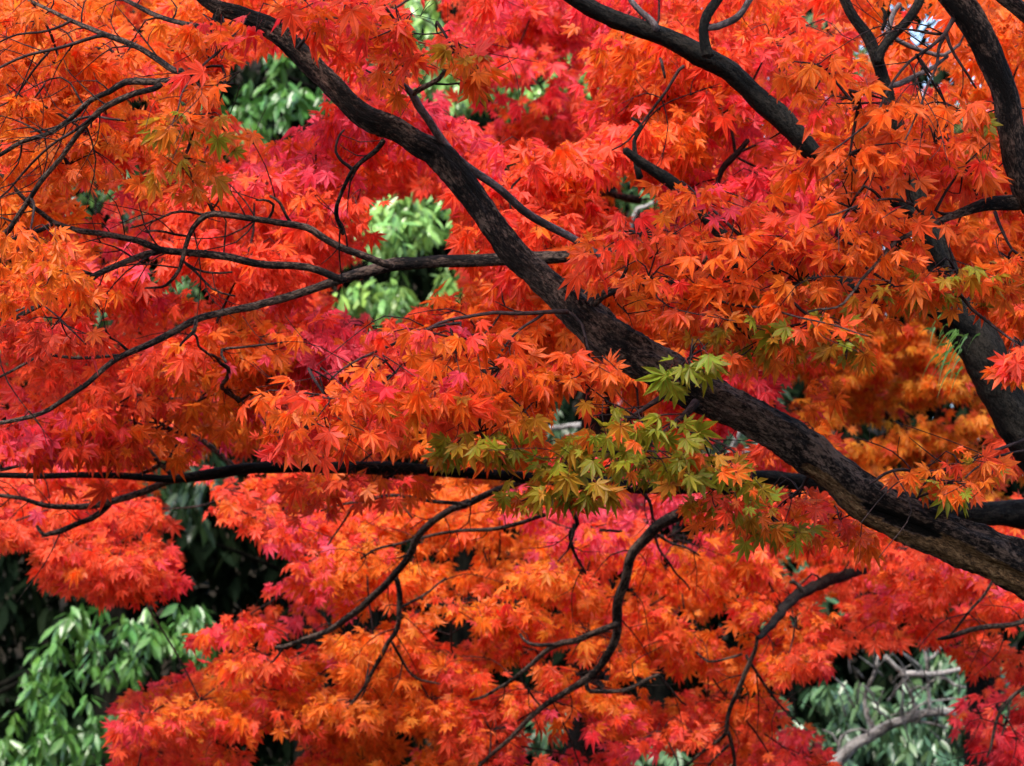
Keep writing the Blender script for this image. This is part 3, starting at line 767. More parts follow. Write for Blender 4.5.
# the branch hanging down through the lower middle
I = [(760, 480, 9), (735, 490, 9), (712, 501, 10), (700, 505, 11), (692, 508, 12), (680, 513, 12), (668, 519, 12), (652, 530, 11), (639, 544, 10.5), (632, 556, 10), (628, 568, 10), (624, 584, 10), (619, 600, 10), (617, 616, 10), (616, 632, 9), (613, 644, 8.5), (604, 659, 8), (595, 670, 7.5), (584, 679, 7.5), (568, 691, 6.5), (554, 700, 6), (540, 711, 5.5), (527, 721, 5), (512, 736, 4.6), (503, 744, 4.2), (490, 756, 3.8), (476, 770, 3.4)]
Gb(I, 7.4, 8.1)
Gb([(617, 624, 7), (600, 631, 6), (587, 635, 6), (575, 639, 6), (562, 642, 6), (549, 649, 5.4), (537, 659, 5), (528, 667, 4.4), (519, 674, 4), (505, 685, 3.4), (486, 696, 2.8), (470, 700, 2)], 7.7, 8.0)
Gb([(556, 645, 4), (547, 644, 4), (534, 643, 3.8), (526, 640, 3), (520, 634, 2.4)], 7.8, 7.9)
Gb([(520, 674, 2.4), (530, 688, 2.4), (540, 702, 2), (550, 710, 1.6)], 7.9, 8)
Gb([(588, 676, 5), (588, 685, 5), (592, 691, 4.4), (605, 692, 4.4), (619, 691, 4.4), (630, 689, 4.2), (640, 684, 4), (650, 678, 3.6), (658, 674, 3)], 7.9, 7.9)
Gb([(659, 675, 3), (668, 684, 2.6), (676, 692, 2.2), (686, 705, 1.8)], 7.9, 8)
Gb([(655, 533, 3), (672, 541, 2.8), (688, 548, 2.4), (700, 556, 1.8)], 7.6, 7.7)
Gb([(654, 534, 3), (662, 552, 2.6), (675, 570, 2.2), (690, 590, 1.6)], 7.6, 7.8)
Gb([(635, 482, 5), (648, 500, 3.6), (652, 518, 3), (655, 522, 2)], 7.4, 7.5)
Gb([(555, 484, 6), (565, 500, 5), (572, 514, 4.6), (576, 524, 4.4), (570, 532, 4), (572, 545, 3.4), (578, 560, 3), (586, 574, 2.2)], 7.4, 7.6)
Gb([(574, 524, 3.6), (571, 538, 3.4), (568, 550, 2.4)], 7.4, 7.4)
Gb([(600, 530, 3), (612, 530, 2.8), (622, 531, 2.2)], 7.5, 7.5)
J = [(530, 478, 6), (510, 486, 6.5), (491, 494, 7), (477, 499, 7), (463, 505, 7), (452, 509, 7), (443, 514, 7), (432, 521, 7), (423, 529, 7), (417, 538, 7), (413, 549, 7), (408, 558, 7), (401, 567, 7), (393, 575, 7), (383, 586, 7), (371, 597, 7), (357, 609, 7), (343, 621, 6.6), (333, 629, 6), (323, 634, 5.6), (303, 639, 4.6), (290, 644, 4), (276, 647, 3.4)]
Gb(J, 7.3, 8.1)
Gb([(394, 575, 5.6), (398, 588, 5.6), (400, 601, 5.6), (400, 614, 5.4), (400, 624, 5.2), (396, 634, 5), (389, 642, 4.8), (382, 656, 4.4), (373, 671, 4), (365, 685, 3.4), (356, 697, 3), (343, 714, 2.2)], 7.9, 8.1)
Gb([(392, 642, 3), (399, 655, 3), (406, 667, 2.8), (412, 676, 2.4), (421, 682, 2), (440, 684, 1.6)], 8, 8.1)
Gb([(400, 608, 3), (416, 600, 2.8), (430, 592, 2.4), (446, 578, 2)], 8, 8)
Gb([(545, 515, 4), (530, 520, 4), (511, 525, 4.4), (495, 528, 4.2), (478, 530, 4), (460, 532, 3.4), (438, 534, 3.2), (420, 538, 3), (400, 542, 2.8), (381, 547, 2.6), (361, 559, 2)], 7.5, 7.8)
Gb([(470, 505, 4), (440, 502, 4), (410, 498, 3.8), (395, 496, 3.6), (383, 496, 3.6), (370, 499, 3.2), (356, 502, 3), (340, 506, 2.6), (321, 511, 2)], 7.4, 7.6)
Gb([(354, 502, 2.6), (346, 518, 2.4), (338, 532, 2), (328, 545, 1.6)], 7.6, 7.7)
Gb([(398, 498, 2.4), (405, 508, 2.2), (412, 518, 1.8)], 7.6, 7.6)
# the two right-hand branches seen under the limb
Gb([(985, 516, 14), (950, 528, 12), (915, 543, 11), (885, 560, 10), (862, 570, 10), (840, 577, 11), (823, 584, 11.5), (808, 591, 11), (797, 596, 11), (786, 604, 10.5), (778, 616, 9), (772, 626, 8), (766, 633, 7), (757, 638, 4)], 9.9, 7.6, M_MOSSY, 5)
Gb([(802, 592, 5), (797, 586, 4.6), (790, 582, 3.4)], 7.8, 7.8)
Gb([(757, 640, 3.4), (754, 652, 4.4), (748, 668, 5), (741, 682, 5), (734, 695, 4.8), (730, 708, 4.6), (728, 722, 4.4), (726, 732, 4.2), (717, 741, 3.8), (706, 750, 3.4), (690, 763, 3), (670, 778, 2.6)], 7.9, 8.2)
Gb([(728, 732, 4), (731, 744, 4), (734, 757, 3.6), (736, 772, 3)], 8.1, 8.2)
Gb([(729, 745, 3), (716, 758, 2.6), (705, 770, 2)], 8.2, 8.2)
Gb([(746, 655, 3), (752, 663, 3), (762, 678, 3), (772, 692, 2.6), (785, 708, 2.2), (800, 725, 1.8)], 8.0, 8.1)
Gb([(742, 654, 2.8), (725, 658, 2.6), (708, 661, 2.4), (696, 652, 2)], 8.0, 8.1)
Gb([(1050, 612, 6), (1024, 620, 5.5), (1005, 624, 5), (980, 628, 5), (963, 633, 5), (950, 637, 4.4), (938, 639, 3)], 7.6, 7.6)
Gb([(1000, 572, 3), (993, 582, 3), (984, 596, 3), (973, 607, 2.8), (960, 622, 2.6), (948, 637, 2)], 7.5, 7.5)
Gb([(1040, 678, 4), (1020, 689, 4), (1010, 697, 4), (1003, 705, 3.8), (998, 717, 3.4), (995, 730, 3.2), (991, 745, 2.8), (987, 757, 2)], 7.8, 7.8)
Gb([(1008, 700, 2.6), (1008, 715, 2.4), (1002, 735, 2)], 7.8, 7.8)

# ------------------------------------------------------------------ maples farther back
def back_maple(base, label, limbs, top, dref):
    t = Tree('maple_tree', base, label, 'maple tree', 'maples in autumn colour')
    bx, by, _ = base
    tp = px_path([top], dref, dref)[0]
    t.world_branch([(bx, by, -.05, .13), (bx + .05, by, 1.0, .09), ((bx + tp[0]) / 2, by, 1.7, .075), (tp[0], tp[1], tp[2], .03)], M_MOSSY, 'trunk', sides=14, rough=0.8, step=0.04)
    for l in limbs:
        t.branch(l, dref, dref - 0.2, M_BARK, 'limb', None, 8, 0.3, 0.03, 0.01)
    return t
def px_base(px, d):
    p = P(px, 383, d); return (float(p[0]), float(p[1]), 0.0)
tN = back_maple(px_base(985, 11.0), 'smaller orange maple seen in the gap above the big limb at right', [
    [(975, 500, 10), (940, 464, 8), (928, 449, 6.5), (928, 438, 5.5), (934, 424, 5), (940, 409, 5), (944, 398, 4), (953, 384, 3.4), (960, 370, 2.6)],
    [(940, 409, 4), (937, 398, 3.6), (934, 390, 3), (926, 372, 2.4), (910, 350, 2)],
    [(905, 431, 5), (895, 423, 5), (883, 411, 4.6), (876, 398, 4), (868, 390, 3.4), (845, 385, 2.4), (836, 382, 1.8)],
    [(930, 452, 4), (918, 440, 4.4), (905, 431, 4.8)],
    [(912, 442, 3.4), (890, 443, 3), (863, 446, 2.4)], [(873, 395, 2.4), (868, 380, 2.2), (858, 360, 2), (846, 348, 1.6)],
    [(918, 440, 2.4), (912, 425, 2.2), (904, 416, 1.8)]], (985, 480, 20), 10.6)
tP = back_maple(px_base(560, 10.6), 'crimson pink maple standing behind the upper half of the big limb', [
    [(640, 200, 9), (600, 190, 7), (575, 183, 6.5), (560, 186, 5), (540, 190, 4), (520, 200, 3)],
    [(575, 182, 6), (574, 177, 5), (562, 174, 4), (540, 172, 3.6), (515, 173, 3)],
    [(576, 166, 4), (560, 163, 4.4), (545, 162, 4), (520, 158, 3.4), (512, 155, 2)],
    [(600, 62, 6), (597, 50, 7), (595, 42, 6), (588, 45, 6), (580, 38, 5.5), (572, 28, 4.6), (562, 18, 3.6)],
    [(582, 70, 4), (570, 67, 4.2), (562, 60, 3.8), (552, 55, 3)], [(586, 66, 3.6), (578, 58, 3.4), (572, 48, 3)],
    [(588, 46, 3.2), (565, 42, 3), (540, 38, 2.8), (512, 38, 2)]], (610, 40, 22), 9.9)
tL = back_maple(px_base(-120, 10.5), 'orange and red maple filling the left edge behind the thin branches', [
    [(-120, 300, 14), (-40, 260, 11), (20, 230, 9), (60, 200, 7), (110, 180, 5)],
    [(-120, 420, 14), (-40, 440, 11), (20, 450, 9), (70, 440, 7), (120, 430, 5)],
    [(-100, 180, 11), (-30, 100, 9), (30, 60, 7), (80, 40, 5)]], (-110, 60, 26), 9.9)

# ------------------------------------------------------------------ maple foliage
def gridl(jit=22):
    return lambda x, y: grid_at(x + rng.normal(0, jit), y + rng.normal(0, jit))
def scatter(xr, yr, sx, sy, keep=lambda x, y: True, jit=0.3):
    out = []
    for k, y in enumerate(np.arange(yr[0], yr[1], sy)):
        for x in np.arange(xr[0] + (k % 2) * sx / 2, xr[1], sx):
            a, b = x + rng.normal(0, jit * sx), y + rng.normal(0, jit * sy)
            if keep(a, b): out.append((a, b))
    return out
def foliage(tree, spots, d, dj, rx, depth_r, n, leaf, letters, slope=0.0, drop=1.0, twigs=True, ignore=False, gain=1.0):
    seeds = [(x, y, d + rng.uniform(-dj, dj)) for x, y in spots]
    b = grow(tree, seeds)
    for i, s in enumerate(seeds):
        sl = slope(s[0], s[1]) if callable(slope) else slope
        spray(tree, s[0], s[1], s[2], rx * rng.uniform(.8, 1.2), depth_r, n, leaf, letters, sl + rng.normal(0, .15), b[i], twigs, drop, ignore, gain=gain)
def shadowed(x, y):                                  # any opening at all within reach
    return not bool(in_hole(np.array([x]), np.array([y + 8]))[0])

# third maple: everything low in the picture
low = lambda x, y: y > 470 + 0.02 * x and shadowed(x, y) and not (x < 300 and y > 620 and x < 80)
foliage(tG, scatter((-30, 1070), (478, 800), 66, 34, low, 0.45), 8.65, 0.45, 54, 0.30, 74, 0.053, gridl(), lambda x, y: 0.55 * math.sin(x / 90.0 + y / 60.0) - 0.2, 0.35, gain=1.4)
foliage(tG, scatter((-30, 1070), (500, 800), 100, 50, low, 0.4), 9.5, 0.25, 66, 0.3, 58, 0.053, gridl(), 0.1, 0.4, twigs=False, gain=1.4)
foliage(tG, [(x, y) for x, y in ((10, 505), (40, 525), (75, 545), (95, 575), (130, 580), (160, 575), (120, 555), (60, 560), (150, 550), (10, 530), (265, 655), (300, 690), (340, 640), (360, 700), (420, 620), (430, 700), (250, 690), (200, 700), (150, 715), (480, 610), (390, 650))], 8.5, 0.3, 42, 0.28, 60, 0.053, gridl(10), -0.1, 0.5, gain=1.4)
# second maple: the middle
gap = [(838, 330), (905, 318), (960, 340), (1000, 420), (1030, 440), (1030, 540), (960, 520), (880, 490), (800, 430), (825, 390)]
top = [(470, -30), (610, -30), (600, 95), (480, 100)]
mid = lambda x, y: 30 < y < 480 and shadowed(x, y) and not inside(gap, np.array([x]), np.array([y]))[0] and not inside(top, np.array([x]), np.array([y]))[0]
foliage(tC, scatter((-30, 1060), (-10, 480), 112, 46, lambda x, y: mid(x, max(y, 31))), 6.75, 0.25, 72, 0.36, 98, 0.056, gridl(), 0.1, 0.7, gain=1.15)
# back maples
foliage(tN, scatter((800, 1060), (300, 560), 52, 27, shadowed, 0.45), 10.2, 0.3, 40, 0.25, 75, 0.052, 'OOOYYYR', lambda x, y: rng.normal(0, .5), 0.3, gain=1.7)
foliage(tP, scatter((300, 800), (-20, 270), 84, 38, shadowed), 9.6, 0.35, 56, 0.3, 130, 0.054, lambda x, y: random.choice('CCR') if (470 < x < 620 and y < 110) else grid_at(x + rng.normal(0, 12), y + rng.normal(0, 12)), 0.05, gain=1.35)
foliage(tP, scatter((780, 1060), (-20, 250), 84, 44, lambda x, y: shadowed(x, y) and x < 1060), 10.0, 0.3, 54, 0.45, 80, 0.056, gridl(), 0, twigs=False, gain=1.3)
foliage(tL, scatter((-60, 330), (-20, 480), 90, 44, shadowed), 9.6, 0.4, 58, 0.45, 100, 0.054, gridl(), 0.1, 0.6, gain=1.3)
foliage(tN, scatter((340, 840), (290, 500), 84, 42, shadowed), 10.2, 0.3, 54, 0.45, 100, 0.054, gridl(), 0, 0.6, twigs=False, gain=1.3)

# nearest maple: big sharp leaves, zone by zone (centre x, y, half w, half h, letters, leaf m, depth)
ZONES = [
    (225, 38, 45, 36, 'OORRO', .062, 4.95, False), (225, 95, 55, 35, 'OOORO', .062, 4.9, False), (195, 125, 40, 30, 'OgGgO', .060, 4.88, False),
    (185, 165, 45, 25, 'OOOg', .058, 4.95, False), (345, 12, 60, 24, 'RROCR', .062, 4.9, False), (290, 22, 45, 22, 'RCRO', .062, 4.9, False),
    (400, 35, 50, 28, 'RROO', .062, 4.95, False), (455, 60, 35, 30, 'ROYg', .062, 4.9, False), (400, 72, 40, 18, 'ROO', .06, 5.0, False),
    (455, 345, 85, 22, 'RROPO', .058, 4.85, False), (500, 380, 80, 38, 'OOOOR', .060, 4.9, False), (450, 400, 60, 40, 'OOORg', .062, 4.85, False),
    (325, 405, 75, 32, 'OROOR', .064, 4.7, False), (395, 380, 60, 25, 'OROC', .062, 4.75, False), (300, 436, 55, 16, 'ROR', .064, 4.75, False),
    (480, 440, 42, 26, 'GgGOG', .060, 4.85, False), (525, 420, 35, 30, 'OgOg', .060, 4.9, False), (590, 365, 50, 22, 'OOO', .058, 4.92, False),
    (700, 205, 90, 22, 'OROPO', .058, 4.95, False), (640, 240, 80, 20, 'OROR', .058, 4.95, False), (650, 285, 75, 22, 'OOOR', .058, 4.92, False),
    (745, 250, 85, 28, 'OORO', .060, 4.9, False), (720, 300, 60, 20, 'OOO', .060, 4.9, False), (800, 290, 70, 25, 'OOOg', .060, 4.9, False),
    (850, 215, 90, 25, 'OOOR', .062, 4.85, False), (860, 255, 80, 25, 'OOOO', .060, 4.88, False), (890, 290, 60, 22, 'OOgG', .060, 4.88, False),
    (860, 110, 70, 22, 'OOOR', .064, 4.85, False), (825, 75, 50, 25, 'OOOR', .062, 4.9, False), (850, 160, 70, 22, 'OOO', .062, 4.85, False),
    (945, 110, 45, 25, 'ORO', .062, 4.9, False), (935, 150, 55, 25, 'RROO', .064, 4.85, False), (962, 172, 30, 14, 'ORR', .062, 4.9, False),
    (955, 275, 60, 18, 'OgGO', .060, 4.9, False), (950, 285, 45, 14, 'gGYO', .058, 4.9, False), (1008, 265, 25, 25, 'OOg', .06, 4.9, False),
    (1022, 355, 26, 26, 'RRRO', .066, 4.75, False), (1002, 120, 30, 40, 'GgO', .062, 5.0, False),
    (640, 425, 75, 22, 'GGGgGO', .058, 4.85, False), (620, 460, 90, 22, 'GGGg', .058, 4.85, False), (560, 485, 60, 18, 'GGgO', .058, 4.85, False), (710, 465, 55, 24, 'GgOG', .058, 4.85, False),
    (725, 500, 45, 20, 'gOGR', .056, 4.88, False), (690, 360, 30, 12, 'LLG', .060, 4.8, True), (735, 330, 55, 16, 'gOgG', .056, 4.88, False),
    (815, 325, 50, 15, 'gGOOO', .058, 4.85, False), (848, 342, 24, 10, 'gGg', .054, 4.85, False), (760, 345, 40, 18, 'OgO', .058, 4.9, False),
    (960, 470, 60, 16, 'OgRO', .056, 4.95, False), (945, 488, 26, 14, 'GOG', .056, 4.95, False), (905, 480, 30, 12, 'gOg', .056, 4.98, False),
    (800, 500, 60, 22, 'RRO', .058, 5.2, False), (840, 525, 40, 18, 'RO', .058, 5.2, False), (770, 520, 40, 16, 'gOG', .058, 5.1, False),
    (30, 240, 50, 25, 'YOOY', .060, 5.3, False), (50, 275, 55, 25, 'OYYO', .060, 5.3, False), (60, 325, 60, 22, 'RRD', .060, 5.4, False), (40, 20, 60, 22, 'OOYO', .056, 5.6, False),
    (60, 70, 70, 22, 'OOYR', .056, 5.65, False), (120, 65, 50, 22, 'ORO', .056, 5.65, False), (90, 140, 60, 20, 'YOO', .056, 5.65, False), (30, 110, 40, 20, 'YOO', .056, 5.65, False), (70, 170, 70, 20, 'OYR', .056, 5.65, False),
]
seedsA = [(z[0], z[1] - z[3] * 0.3, z[6]) for z in ZONES]
gA = grow(tA, seedsA)
for z, s, b in zip(ZONES, seedsA, [gA[i] for i in range(len(ZONES))]):
    cx, cy, rx, ry, let, leaf, d, ig = z
    n = int(rx * ry * 3.14 / (leaf / PX(d)) ** 2 * (6.0 if let.count('G') >= 2 else 4.2)) + 5
    green = let.count('G') + let.count('L') > len(let) / 2
    leaf *= 0.78; n = int(n * 1.4)
    spray(tA, s[0], s[1], d, rx, 0.16, n, leaf, let, rng.normal(0.0, 0.12), b, True, 0.55 * ry / rx * 2.2, ig, label='spray of still green leaves' if green else None)
# unseen sprays above the front maple, added to shade its leaves below
up = scatter((60, 1120), (-440, -100), 210, 85, lambda x, y: y < -95, 0.25)
foliage(tA, up, 4.8, 0.35, 115, 0.4, 46, 0.062, 'OOORg', 0.0, 0.5, twigs=False)
#PART3
# ------------------------------------------------------------------ evergreens behind
EV_V = np.array([(0, 0, 0), (-.11, .2, .015), (0, .2, -.015), (.11, .2, .015), (-.18, .5, 0), (0, .5, -.045), (.18, .5, 0), (-.11, .8, -.05), (0, .8, -.09), (.11, .8, -.05), (0, 1.06, -.15)])
EV_Q = np.array([(0, 2, 1, 1), (0, 3, 2, 2), (1, 2, 5, 4), (2, 3, 6, 5), (4, 5, 8, 7), (5, 6, 9, 8), (7, 8, 10, 10), (8, 9, 10, 10)])
def ever_leaves(pos, tip, nor, size, col):
    n = len(pos)
    t = unit(tip); nr = unit(nor - (nor * t).sum(1, keepdims=True) * t); s = np.cross(t, nr)
    v = pos[:, None] + size[:, None, None] * (EV_V[None, :, :1] * s[:, None] + EV_V[None, :, 1:2] * t[:, None] + EV_V[None, :, 2:] * nr[:, None])
    k = len(EV_V)
    tri = np.array([(0, 2, 1), (0, 3, 2), (1, 2, 5), (1, 5, 4), (2, 3, 6), (2, 6, 5), (4, 5, 8), (4, 8, 7), (5, 6, 9), (5, 9, 8), (7, 8, 10), (8, 9, 10)])
    q = tri[None] + (np.arange(n) * k)[:, None, None]
    c = np.repeat(col[:, None], k, 1)
    rib = np.tile(np.isin(np.arange(k), (0, 2, 5, 8, 10)).astype(float), n)[:, None]
    return v.reshape(-1, 3), q.reshape(-1, 3), np.concatenate([c.reshape(-1, 3), rib], 1)
def whorls(centres, leaf, base_col, per=(6, 10), spread=1.0):
    """drooping whorls of long leaves at twig ends"""
    Pp, Tt, Nn, Ss, Cc = [], [], [], [], []
    for c in centres:
        k = random.randint(*per)
        a0 = random.random() * 6.28
        hue = random.random()
        for j in range(k):
            a = a0 + j * 2.4 + random.gauss(0, .3)
            o = np.array([math.cos(a), math.sin(a), 0])
            Pp.append(c + o * leaf * 0.15 + np.array([0, 0, random.gauss(0, .2) * leaf]))
            Tt.append(o * 0.6 * spread + np.array([random.gauss(0, .3), random.gauss(-.1, .3), -0.8 + random.gauss(0, .4)]))
            Nn.append(np.array([0, 0, 0.8]) + o * 0.9 + np.array([random.gauss(0, .45), -0.2 + random.gauss(0, .4), random.gauss(0, .3)]))
            Ss.append(leaf * random.uniform(.6, 1.3))
            f = random.uniform(.7, 1.25)
            Cc.append(np.array(base_col) * f * np.array([1 + .5 * hue, 1 + .1 * hue, 1 - .2 * hue]))
    return np.array(Pp), np.array(Tt), np.array(Nn), np.array(Ss), np.array(Cc)
def evergreen(base_px, d, blobs, leaf, col, label, per=(6, 10), dens=1.0, shade_crown=()):
    """blobs: (px, py, rx px, ry px, depth offset m, depth radius m) - leafy shells on limbs"""
    blobs = list(blobs) + list(shade_crown)  # last blobs are unseen, added overhead to darken the background
    base = px_base(base_px, d + 2.0)
    root = empty('evergreen_tree', base, label, 'evergreen tree', 'evergreens behind the maples')
    hz = max(P(b[0], b[1], d)[2] for b in blobs)
    tr = smooth_path(np.array([[base[0], base[1], -.05, .16], [base[0] + .05, base[1], hz * .4, .12], [base[0], base[1] + .1, hz * .9, .05]]), 0.08)
    v, q, bk, wd = tube(cap_path(tr), 12, 0.6)
    mesh_obj('trunk', v, q, M_EVBARK, root, base, True, {'bark': ('FLOAT_VECTOR', bk), 'wood': ('FLOAT', wd)})
    for (px, py, rx, ry, dd, dr) in blobs:
        c = P(px, py, d + dd)
        Rx, Rz = rx * PX(d), ry * PX(d)
        n = int(dens * (rx * ry) / (leaf / PX(d)) ** 2 * 3.6) + 6
        u = unit(rng.normal(0, 1, (n, 3)))
        u[:, 2] = np.where(u[:, 2] < -0.35, -u[:, 2] * 0.6, u[:, 2])
        rad = rng.uniform(0.55, 1.02, n)[:, None]
        cen = c + u * rad * np.array([Rx, dr, Rz])
        cen += np.array([mnoise.noise_vector(Vector(p * 1.6)) for p in cen]) * 0.25
        a = whorls(cen, leaf, col, per)
        v, q, cc = ever_leaves(*a)
        o = mesh_obj('foliage', v, q, M_EVER, root, base, True, {'leaf_colour': ('FLOAT_COLOR', cc)})
        # the bough that carries it
        zt = min(max(c[2] - 0.3, 0.4), hz * .85)
        bp = smooth_path(np.array([[base[0], base[1], zt - .2, .022], [(base[0] + c[0]) / 2, (base[1] + c[1]) / 2, zt + .1, .014], [*c, .005]]), 0.06)
        v, q, bk, wd = tube(cap_path(bp), 7, 0.3)
        mesh_obj('branch', v, q, M_EVBARK, root, base, True, {'bark': ('FLOAT_VECTOR', bk), 'wood': ('FLOAT', wd)})
    return root, base
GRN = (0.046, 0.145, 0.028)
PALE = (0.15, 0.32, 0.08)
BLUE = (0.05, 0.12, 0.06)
evergreen(-90, 13.2, [(125, 640, 75, 45, 0, .5), (55, 690, 65, 60, .1, .5), (25, 770, 70, 60, 0, .5), (110, 760, 70, 50, .2, .5), (190, 620, 40, 25, .2, .3)], .088, GRN, 'glossy dark evergreen with drooping leaves in the lower left corner', shade_crown=[(-120, -260, 190, 120, 1.5, 1.6)])
evergreen(310, 14.0, [(405, 240, 75, 55, 0, .5), (370, 310, 60, 40, 0, .5), (440, 300, 50, 40, .2, .4), (340, 190, 50, 40, .4, .4)], .088, PALE, 'pale green evergreen in the gap left of the big limb', dens=1.7)
evergreen(352, 14.4, [(275, 105, 50, 45, 0, .5), (225, 130, 50, 40, .2, .5), (330, 60, 60, 45, .3, .5), (290, 20, 60, 30, .3, .4)], .088, GRN, 'deep green evergreen in the gap under the left end of the big limb', shade_crown=[(120, -200, 150, 110, 1.4, 1.6), (340, -240, 150, 110, 1.4, 1.6)])
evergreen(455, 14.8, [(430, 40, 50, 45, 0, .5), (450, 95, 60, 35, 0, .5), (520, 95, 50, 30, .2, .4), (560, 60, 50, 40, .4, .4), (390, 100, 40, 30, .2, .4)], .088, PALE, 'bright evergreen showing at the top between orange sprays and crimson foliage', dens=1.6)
evergreen(640, 14.2, [(625, 195, 50, 35, 0, .4), (590, 240, 50, 40, .3, .5), (690, 230, 60, 40, .4, .5)], .088, (0.06, 0.13, 0.035), 'evergreen glimpsed in the small gap right of the smooth grey branch')
evergreen(880, 13.0, [(880, 700, 80, 45, 0, .4), (850, 770, 70, 50, 0, .5), (935, 750, 60, 50, .1, .5), (930, 680, 60, 35, .2, .4), (990, 720, 60, 50, .3, .5)], .088, BLUE, 'blue green evergreen behind the pale bare branches at lower right')
evergreen(110, 14.6, [(90, 215, 60, 40, 0, .5), (140, 180, 50, 35, .2, .5), (170, 300, 50, 35, .1, .5), (100, 330, 60, 40, .2, .5), (40, 330, 50, 40, .3, .5)], .088, (0.055, 0.125, 0.035), 'evergreen peeping through the red leaves on the left')
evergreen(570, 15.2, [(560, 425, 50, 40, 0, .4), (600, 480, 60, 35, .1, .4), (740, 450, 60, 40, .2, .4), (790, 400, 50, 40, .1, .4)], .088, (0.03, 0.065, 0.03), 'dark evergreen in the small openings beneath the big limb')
evergreen(385, 15.6, [(190, 490, 55, 35, 0, .4), (150, 520, 50, 40, .3, .5)], .14, (0.02, 0.05, 0.02), 'evergreen under the long level branch, shade painted into its very dark leaves', shade_crown=[(560, -260, 160, 110, 0.6, 1.6)])  # leaf colour darkened to stand for deep shade
evergreen(780, 14.8, [(790, 590, 50, 40, 0, .4), (690, 770, 60, 30, .2, .4), (560, 750, 50, 40, .3, .4), (620, 640, 60, 40, .5, .4)], .12, BLUE, 'grey green evergreen behind the low orange foliage')
evergreen(900, 16.5, [(900, 320, 60, 40, 0, .5), (830, 90, 60, 50, .2, .5), (960, 130, 60, 40, .4, .5), (790, 40, 50, 50, .2, .5)], .088, (0.09, 0.15, 0.05), 'pale evergreen far behind the mossy trunk')
# wood on the slope: one dark mass, shade put into the leaf colour
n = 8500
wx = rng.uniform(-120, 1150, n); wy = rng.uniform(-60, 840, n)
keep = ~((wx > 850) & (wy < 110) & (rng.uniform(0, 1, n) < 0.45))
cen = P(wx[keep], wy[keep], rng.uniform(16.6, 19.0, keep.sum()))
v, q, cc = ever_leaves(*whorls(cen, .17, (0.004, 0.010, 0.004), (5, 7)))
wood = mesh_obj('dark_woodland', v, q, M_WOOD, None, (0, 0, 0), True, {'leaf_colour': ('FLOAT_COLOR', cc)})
tag(wood, 'evergreen woodland filling the background, shade painted into its dark leaves', 'woodland', kind='stuff')

# ------------------------------------------------------------------ bare pale shrub, lower right
base = px_base(800, 11.8)
sh = Tree('bare_shrub', base, 'bare shrub with pale grey dead branches at lower right', 'shrub')
def S(pts, d0=11.6, d1=11.6, name='branch', w=0.8, par=None):
    return sh.branch([(a, b, c * w) for a, b, c in pts], d0, d1, M_PALE, name, par, 8, 0.3, 0.03, 0.01)
st = px_path([(790, 860, 18), (815, 800, 16), (836, 765, 13)], 11.7, 11.6)
s0 = sh.world_branch(np.vstack([[[base[0], base[1], -.05, .06]], [[base[0], base[1], .8, .05]], st, px_path([(850, 750, 12), (868, 737, 11), (885, 727, 10), (905, 719, 9.5), (930, 712, 9), (948, 712, 8), (970, 716, 6), (990, 720, 4)], 11.6, 11.6)]), M_PALE, 'branch', None, 10, 0.5, 0.03, 0.01)
S([(838, 757, 10), (850, 745, 9), (866, 736, 7), (880, 726, 6), (905, 720, 5), (925, 722, 4), (948, 728, 3)])
S([(873, 732, 5), (866, 715, 5), (864, 700, 5), (868, 685, 5), (876, 668, 4.4), (879, 652, 3.6)])
S([(876, 730, 5), (870, 718, 4), (868, 708, 3)])
S([(917, 716, 6), (914, 700, 5), (908, 688, 4.6), (903, 676, 4)])
S([(900, 674, 8), (920, 675, 8), (937, 674, 7), (950, 670, 6), (965, 667, 5)])
S([(885, 656, 6), (895, 668, 6), (905, 674, 6)])
S([(930, 712, 5), (929, 695, 5), (927, 675, 4.6), (925, 655, 4), (922, 640, 3)])
S([(928, 660, 4), (938, 650, 4), (946, 640, 3)])
S([(935, 672, 5), (955, 684, 4), (970, 688, 3)])
S([(838, 758, 5), (840, 742, 4), (846, 734, 3.4), (860, 730, 2.6), (874, 734, 2)])
S([(838, 746, 2.6), (832, 734, 2.4), (822, 730, 2)])
S([(910, 712, 3), (930, 702, 2.6), (955, 698, 2)])
S([(918, 715, 3), (905, 712, 2.6), (890, 716, 2)])
S([(926, 690, 2.6), (918, 686, 2.4), (912, 690, 2)])
for k in range(46):
    a = rng.uniform(840, 960); b = rng.uniform(660, 745); an = rng.uniform(-2.6, -.4); L = rng.uniform(14, 34)
    S([(a, b, 2), (a + L * .5 * math.cos(an), b + L * .5 * math.sin(an) - 2, 1.6), (a + L * math.cos(an), b + L * math.sin(an), 1)], 11.6, 11.5, 'twig', 1.0, s0)
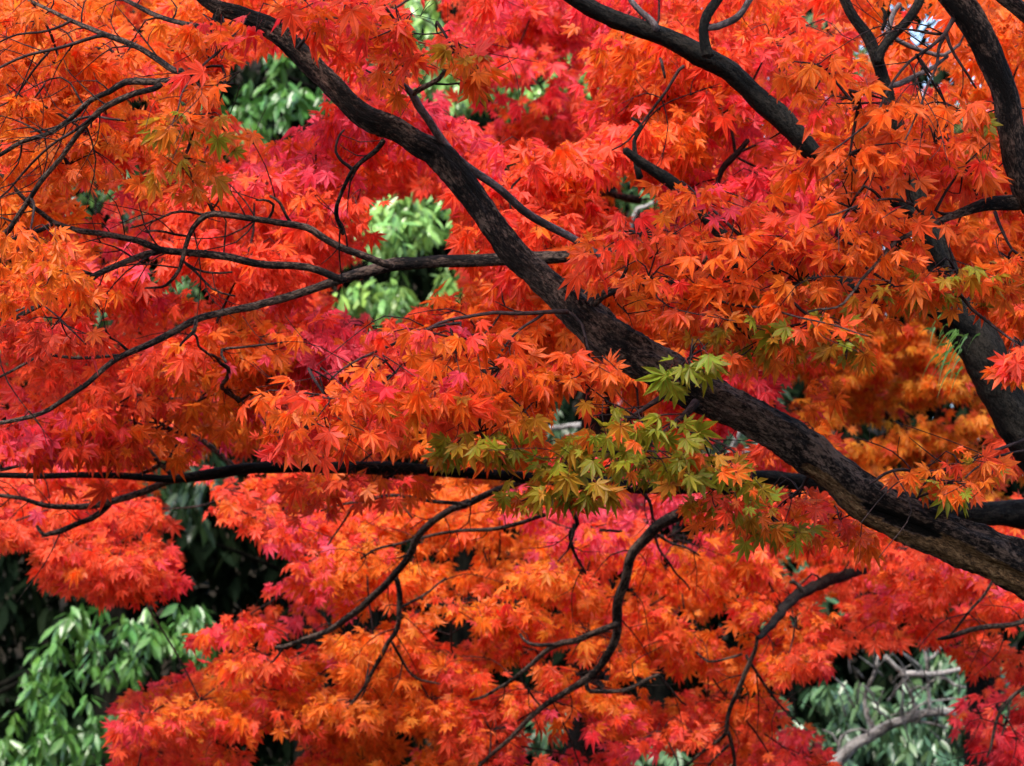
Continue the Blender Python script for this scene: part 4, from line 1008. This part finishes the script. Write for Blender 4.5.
# two more pale dead branches in the openings of the middle
base = px_base(600, 13.4)
sh2 = Tree('bare_shrub', base, 'thin pale dead branches seen through the openings by the green leaves', 'shrub')
sh2.world_branch(np.vstack([[[base[0], base[1], -.05, .06]], [[base[0], base[1], 1.4, .03]], px_path([(610, 640, 7), (612, 560, 6.5), (616, 490, 6)], 13.4, 13.3)]), M_EVBARK, 'trunk', None, 8, 0.4, 0.04, 0.01)
s1 = sh2.branch([(616, 494, 6), (618, 470, 6), (610, 432, 6), (580, 426, 5.5), (552, 428, 5), (525, 430, 4.5), (500, 426, 3)], 13.3, 13.2, M_PALE, 'branch', None, 8, 0.4, 0.04, 0.01)
sh2.branch([(614, 540, 6), (690, 490, 6), (735, 458, 5.5), (752, 448, 5), (768, 440, 4.5), (800, 420, 3)], 13.4, 13.2, M_PALE, 'branch', s1, 8, 0.4, 0.04, 0.01)
sh2.branch([(715, 472, 5), (732, 450, 5), (738, 435, 4.5), (742, 424, 3)], 13.3, 13.2, M_PALE, 'branch', s1, 8, 0.4, 0.04, 0.01)
sh2.branch([(616, 470, 5), (625, 300, 5), (632, 220, 4), (645, 206, 3.6), (660, 198, 3)], 13.4, 13.0, M_PALE, 'branch', s1, 8, 0.4, 0.04, 0.01)

# ------------------------------------------------------------------ tuft of blades on the mossy trunk
Vt, Qt = [], []
root_p = P(955, 345, 6.1)
for k in range(34):
    a = rng.uniform(-2.7, -0.6); L = rng.uniform(.03, .065)
    d0 = np.array([-abs(math.sin(a)) * .7 - .1, -0.3 + rng.normal(0, .2), rng.uniform(-.5, .5)])
    p = root_p + rng.normal(0, .022, 3) * np.array([1, .3, 1.4])
    side = unit(np.cross(d0, [0, 1, 0.3])) * .0028
    o = len(Vt)
    for j in range(5):
        f = j / 4
        c = p + d0 * L * f + np.array([0, 0, -1.0]) * L * f * f * .9
        w = 1.0 - f * .9
        Vt += [c - side * w, c + side * w]
    for j in range(4):
        Qt.append((o + 2 * j, o + 2 * j + 1, o + 2 * j + 3, o + 2 * j + 2))
cc = np.tile([0.07, 0.17, 0.02, 1], (len(Vt), 1))
tf = mesh_obj('fern_tuft', Vt, Qt, M_EVER, None, (0, 0, 0), True, {'leaf_colour': ('FLOAT_COLOR', cc)})
tag(tf, 'tuft of thin green blades growing on the black mossy trunk', 'fern')
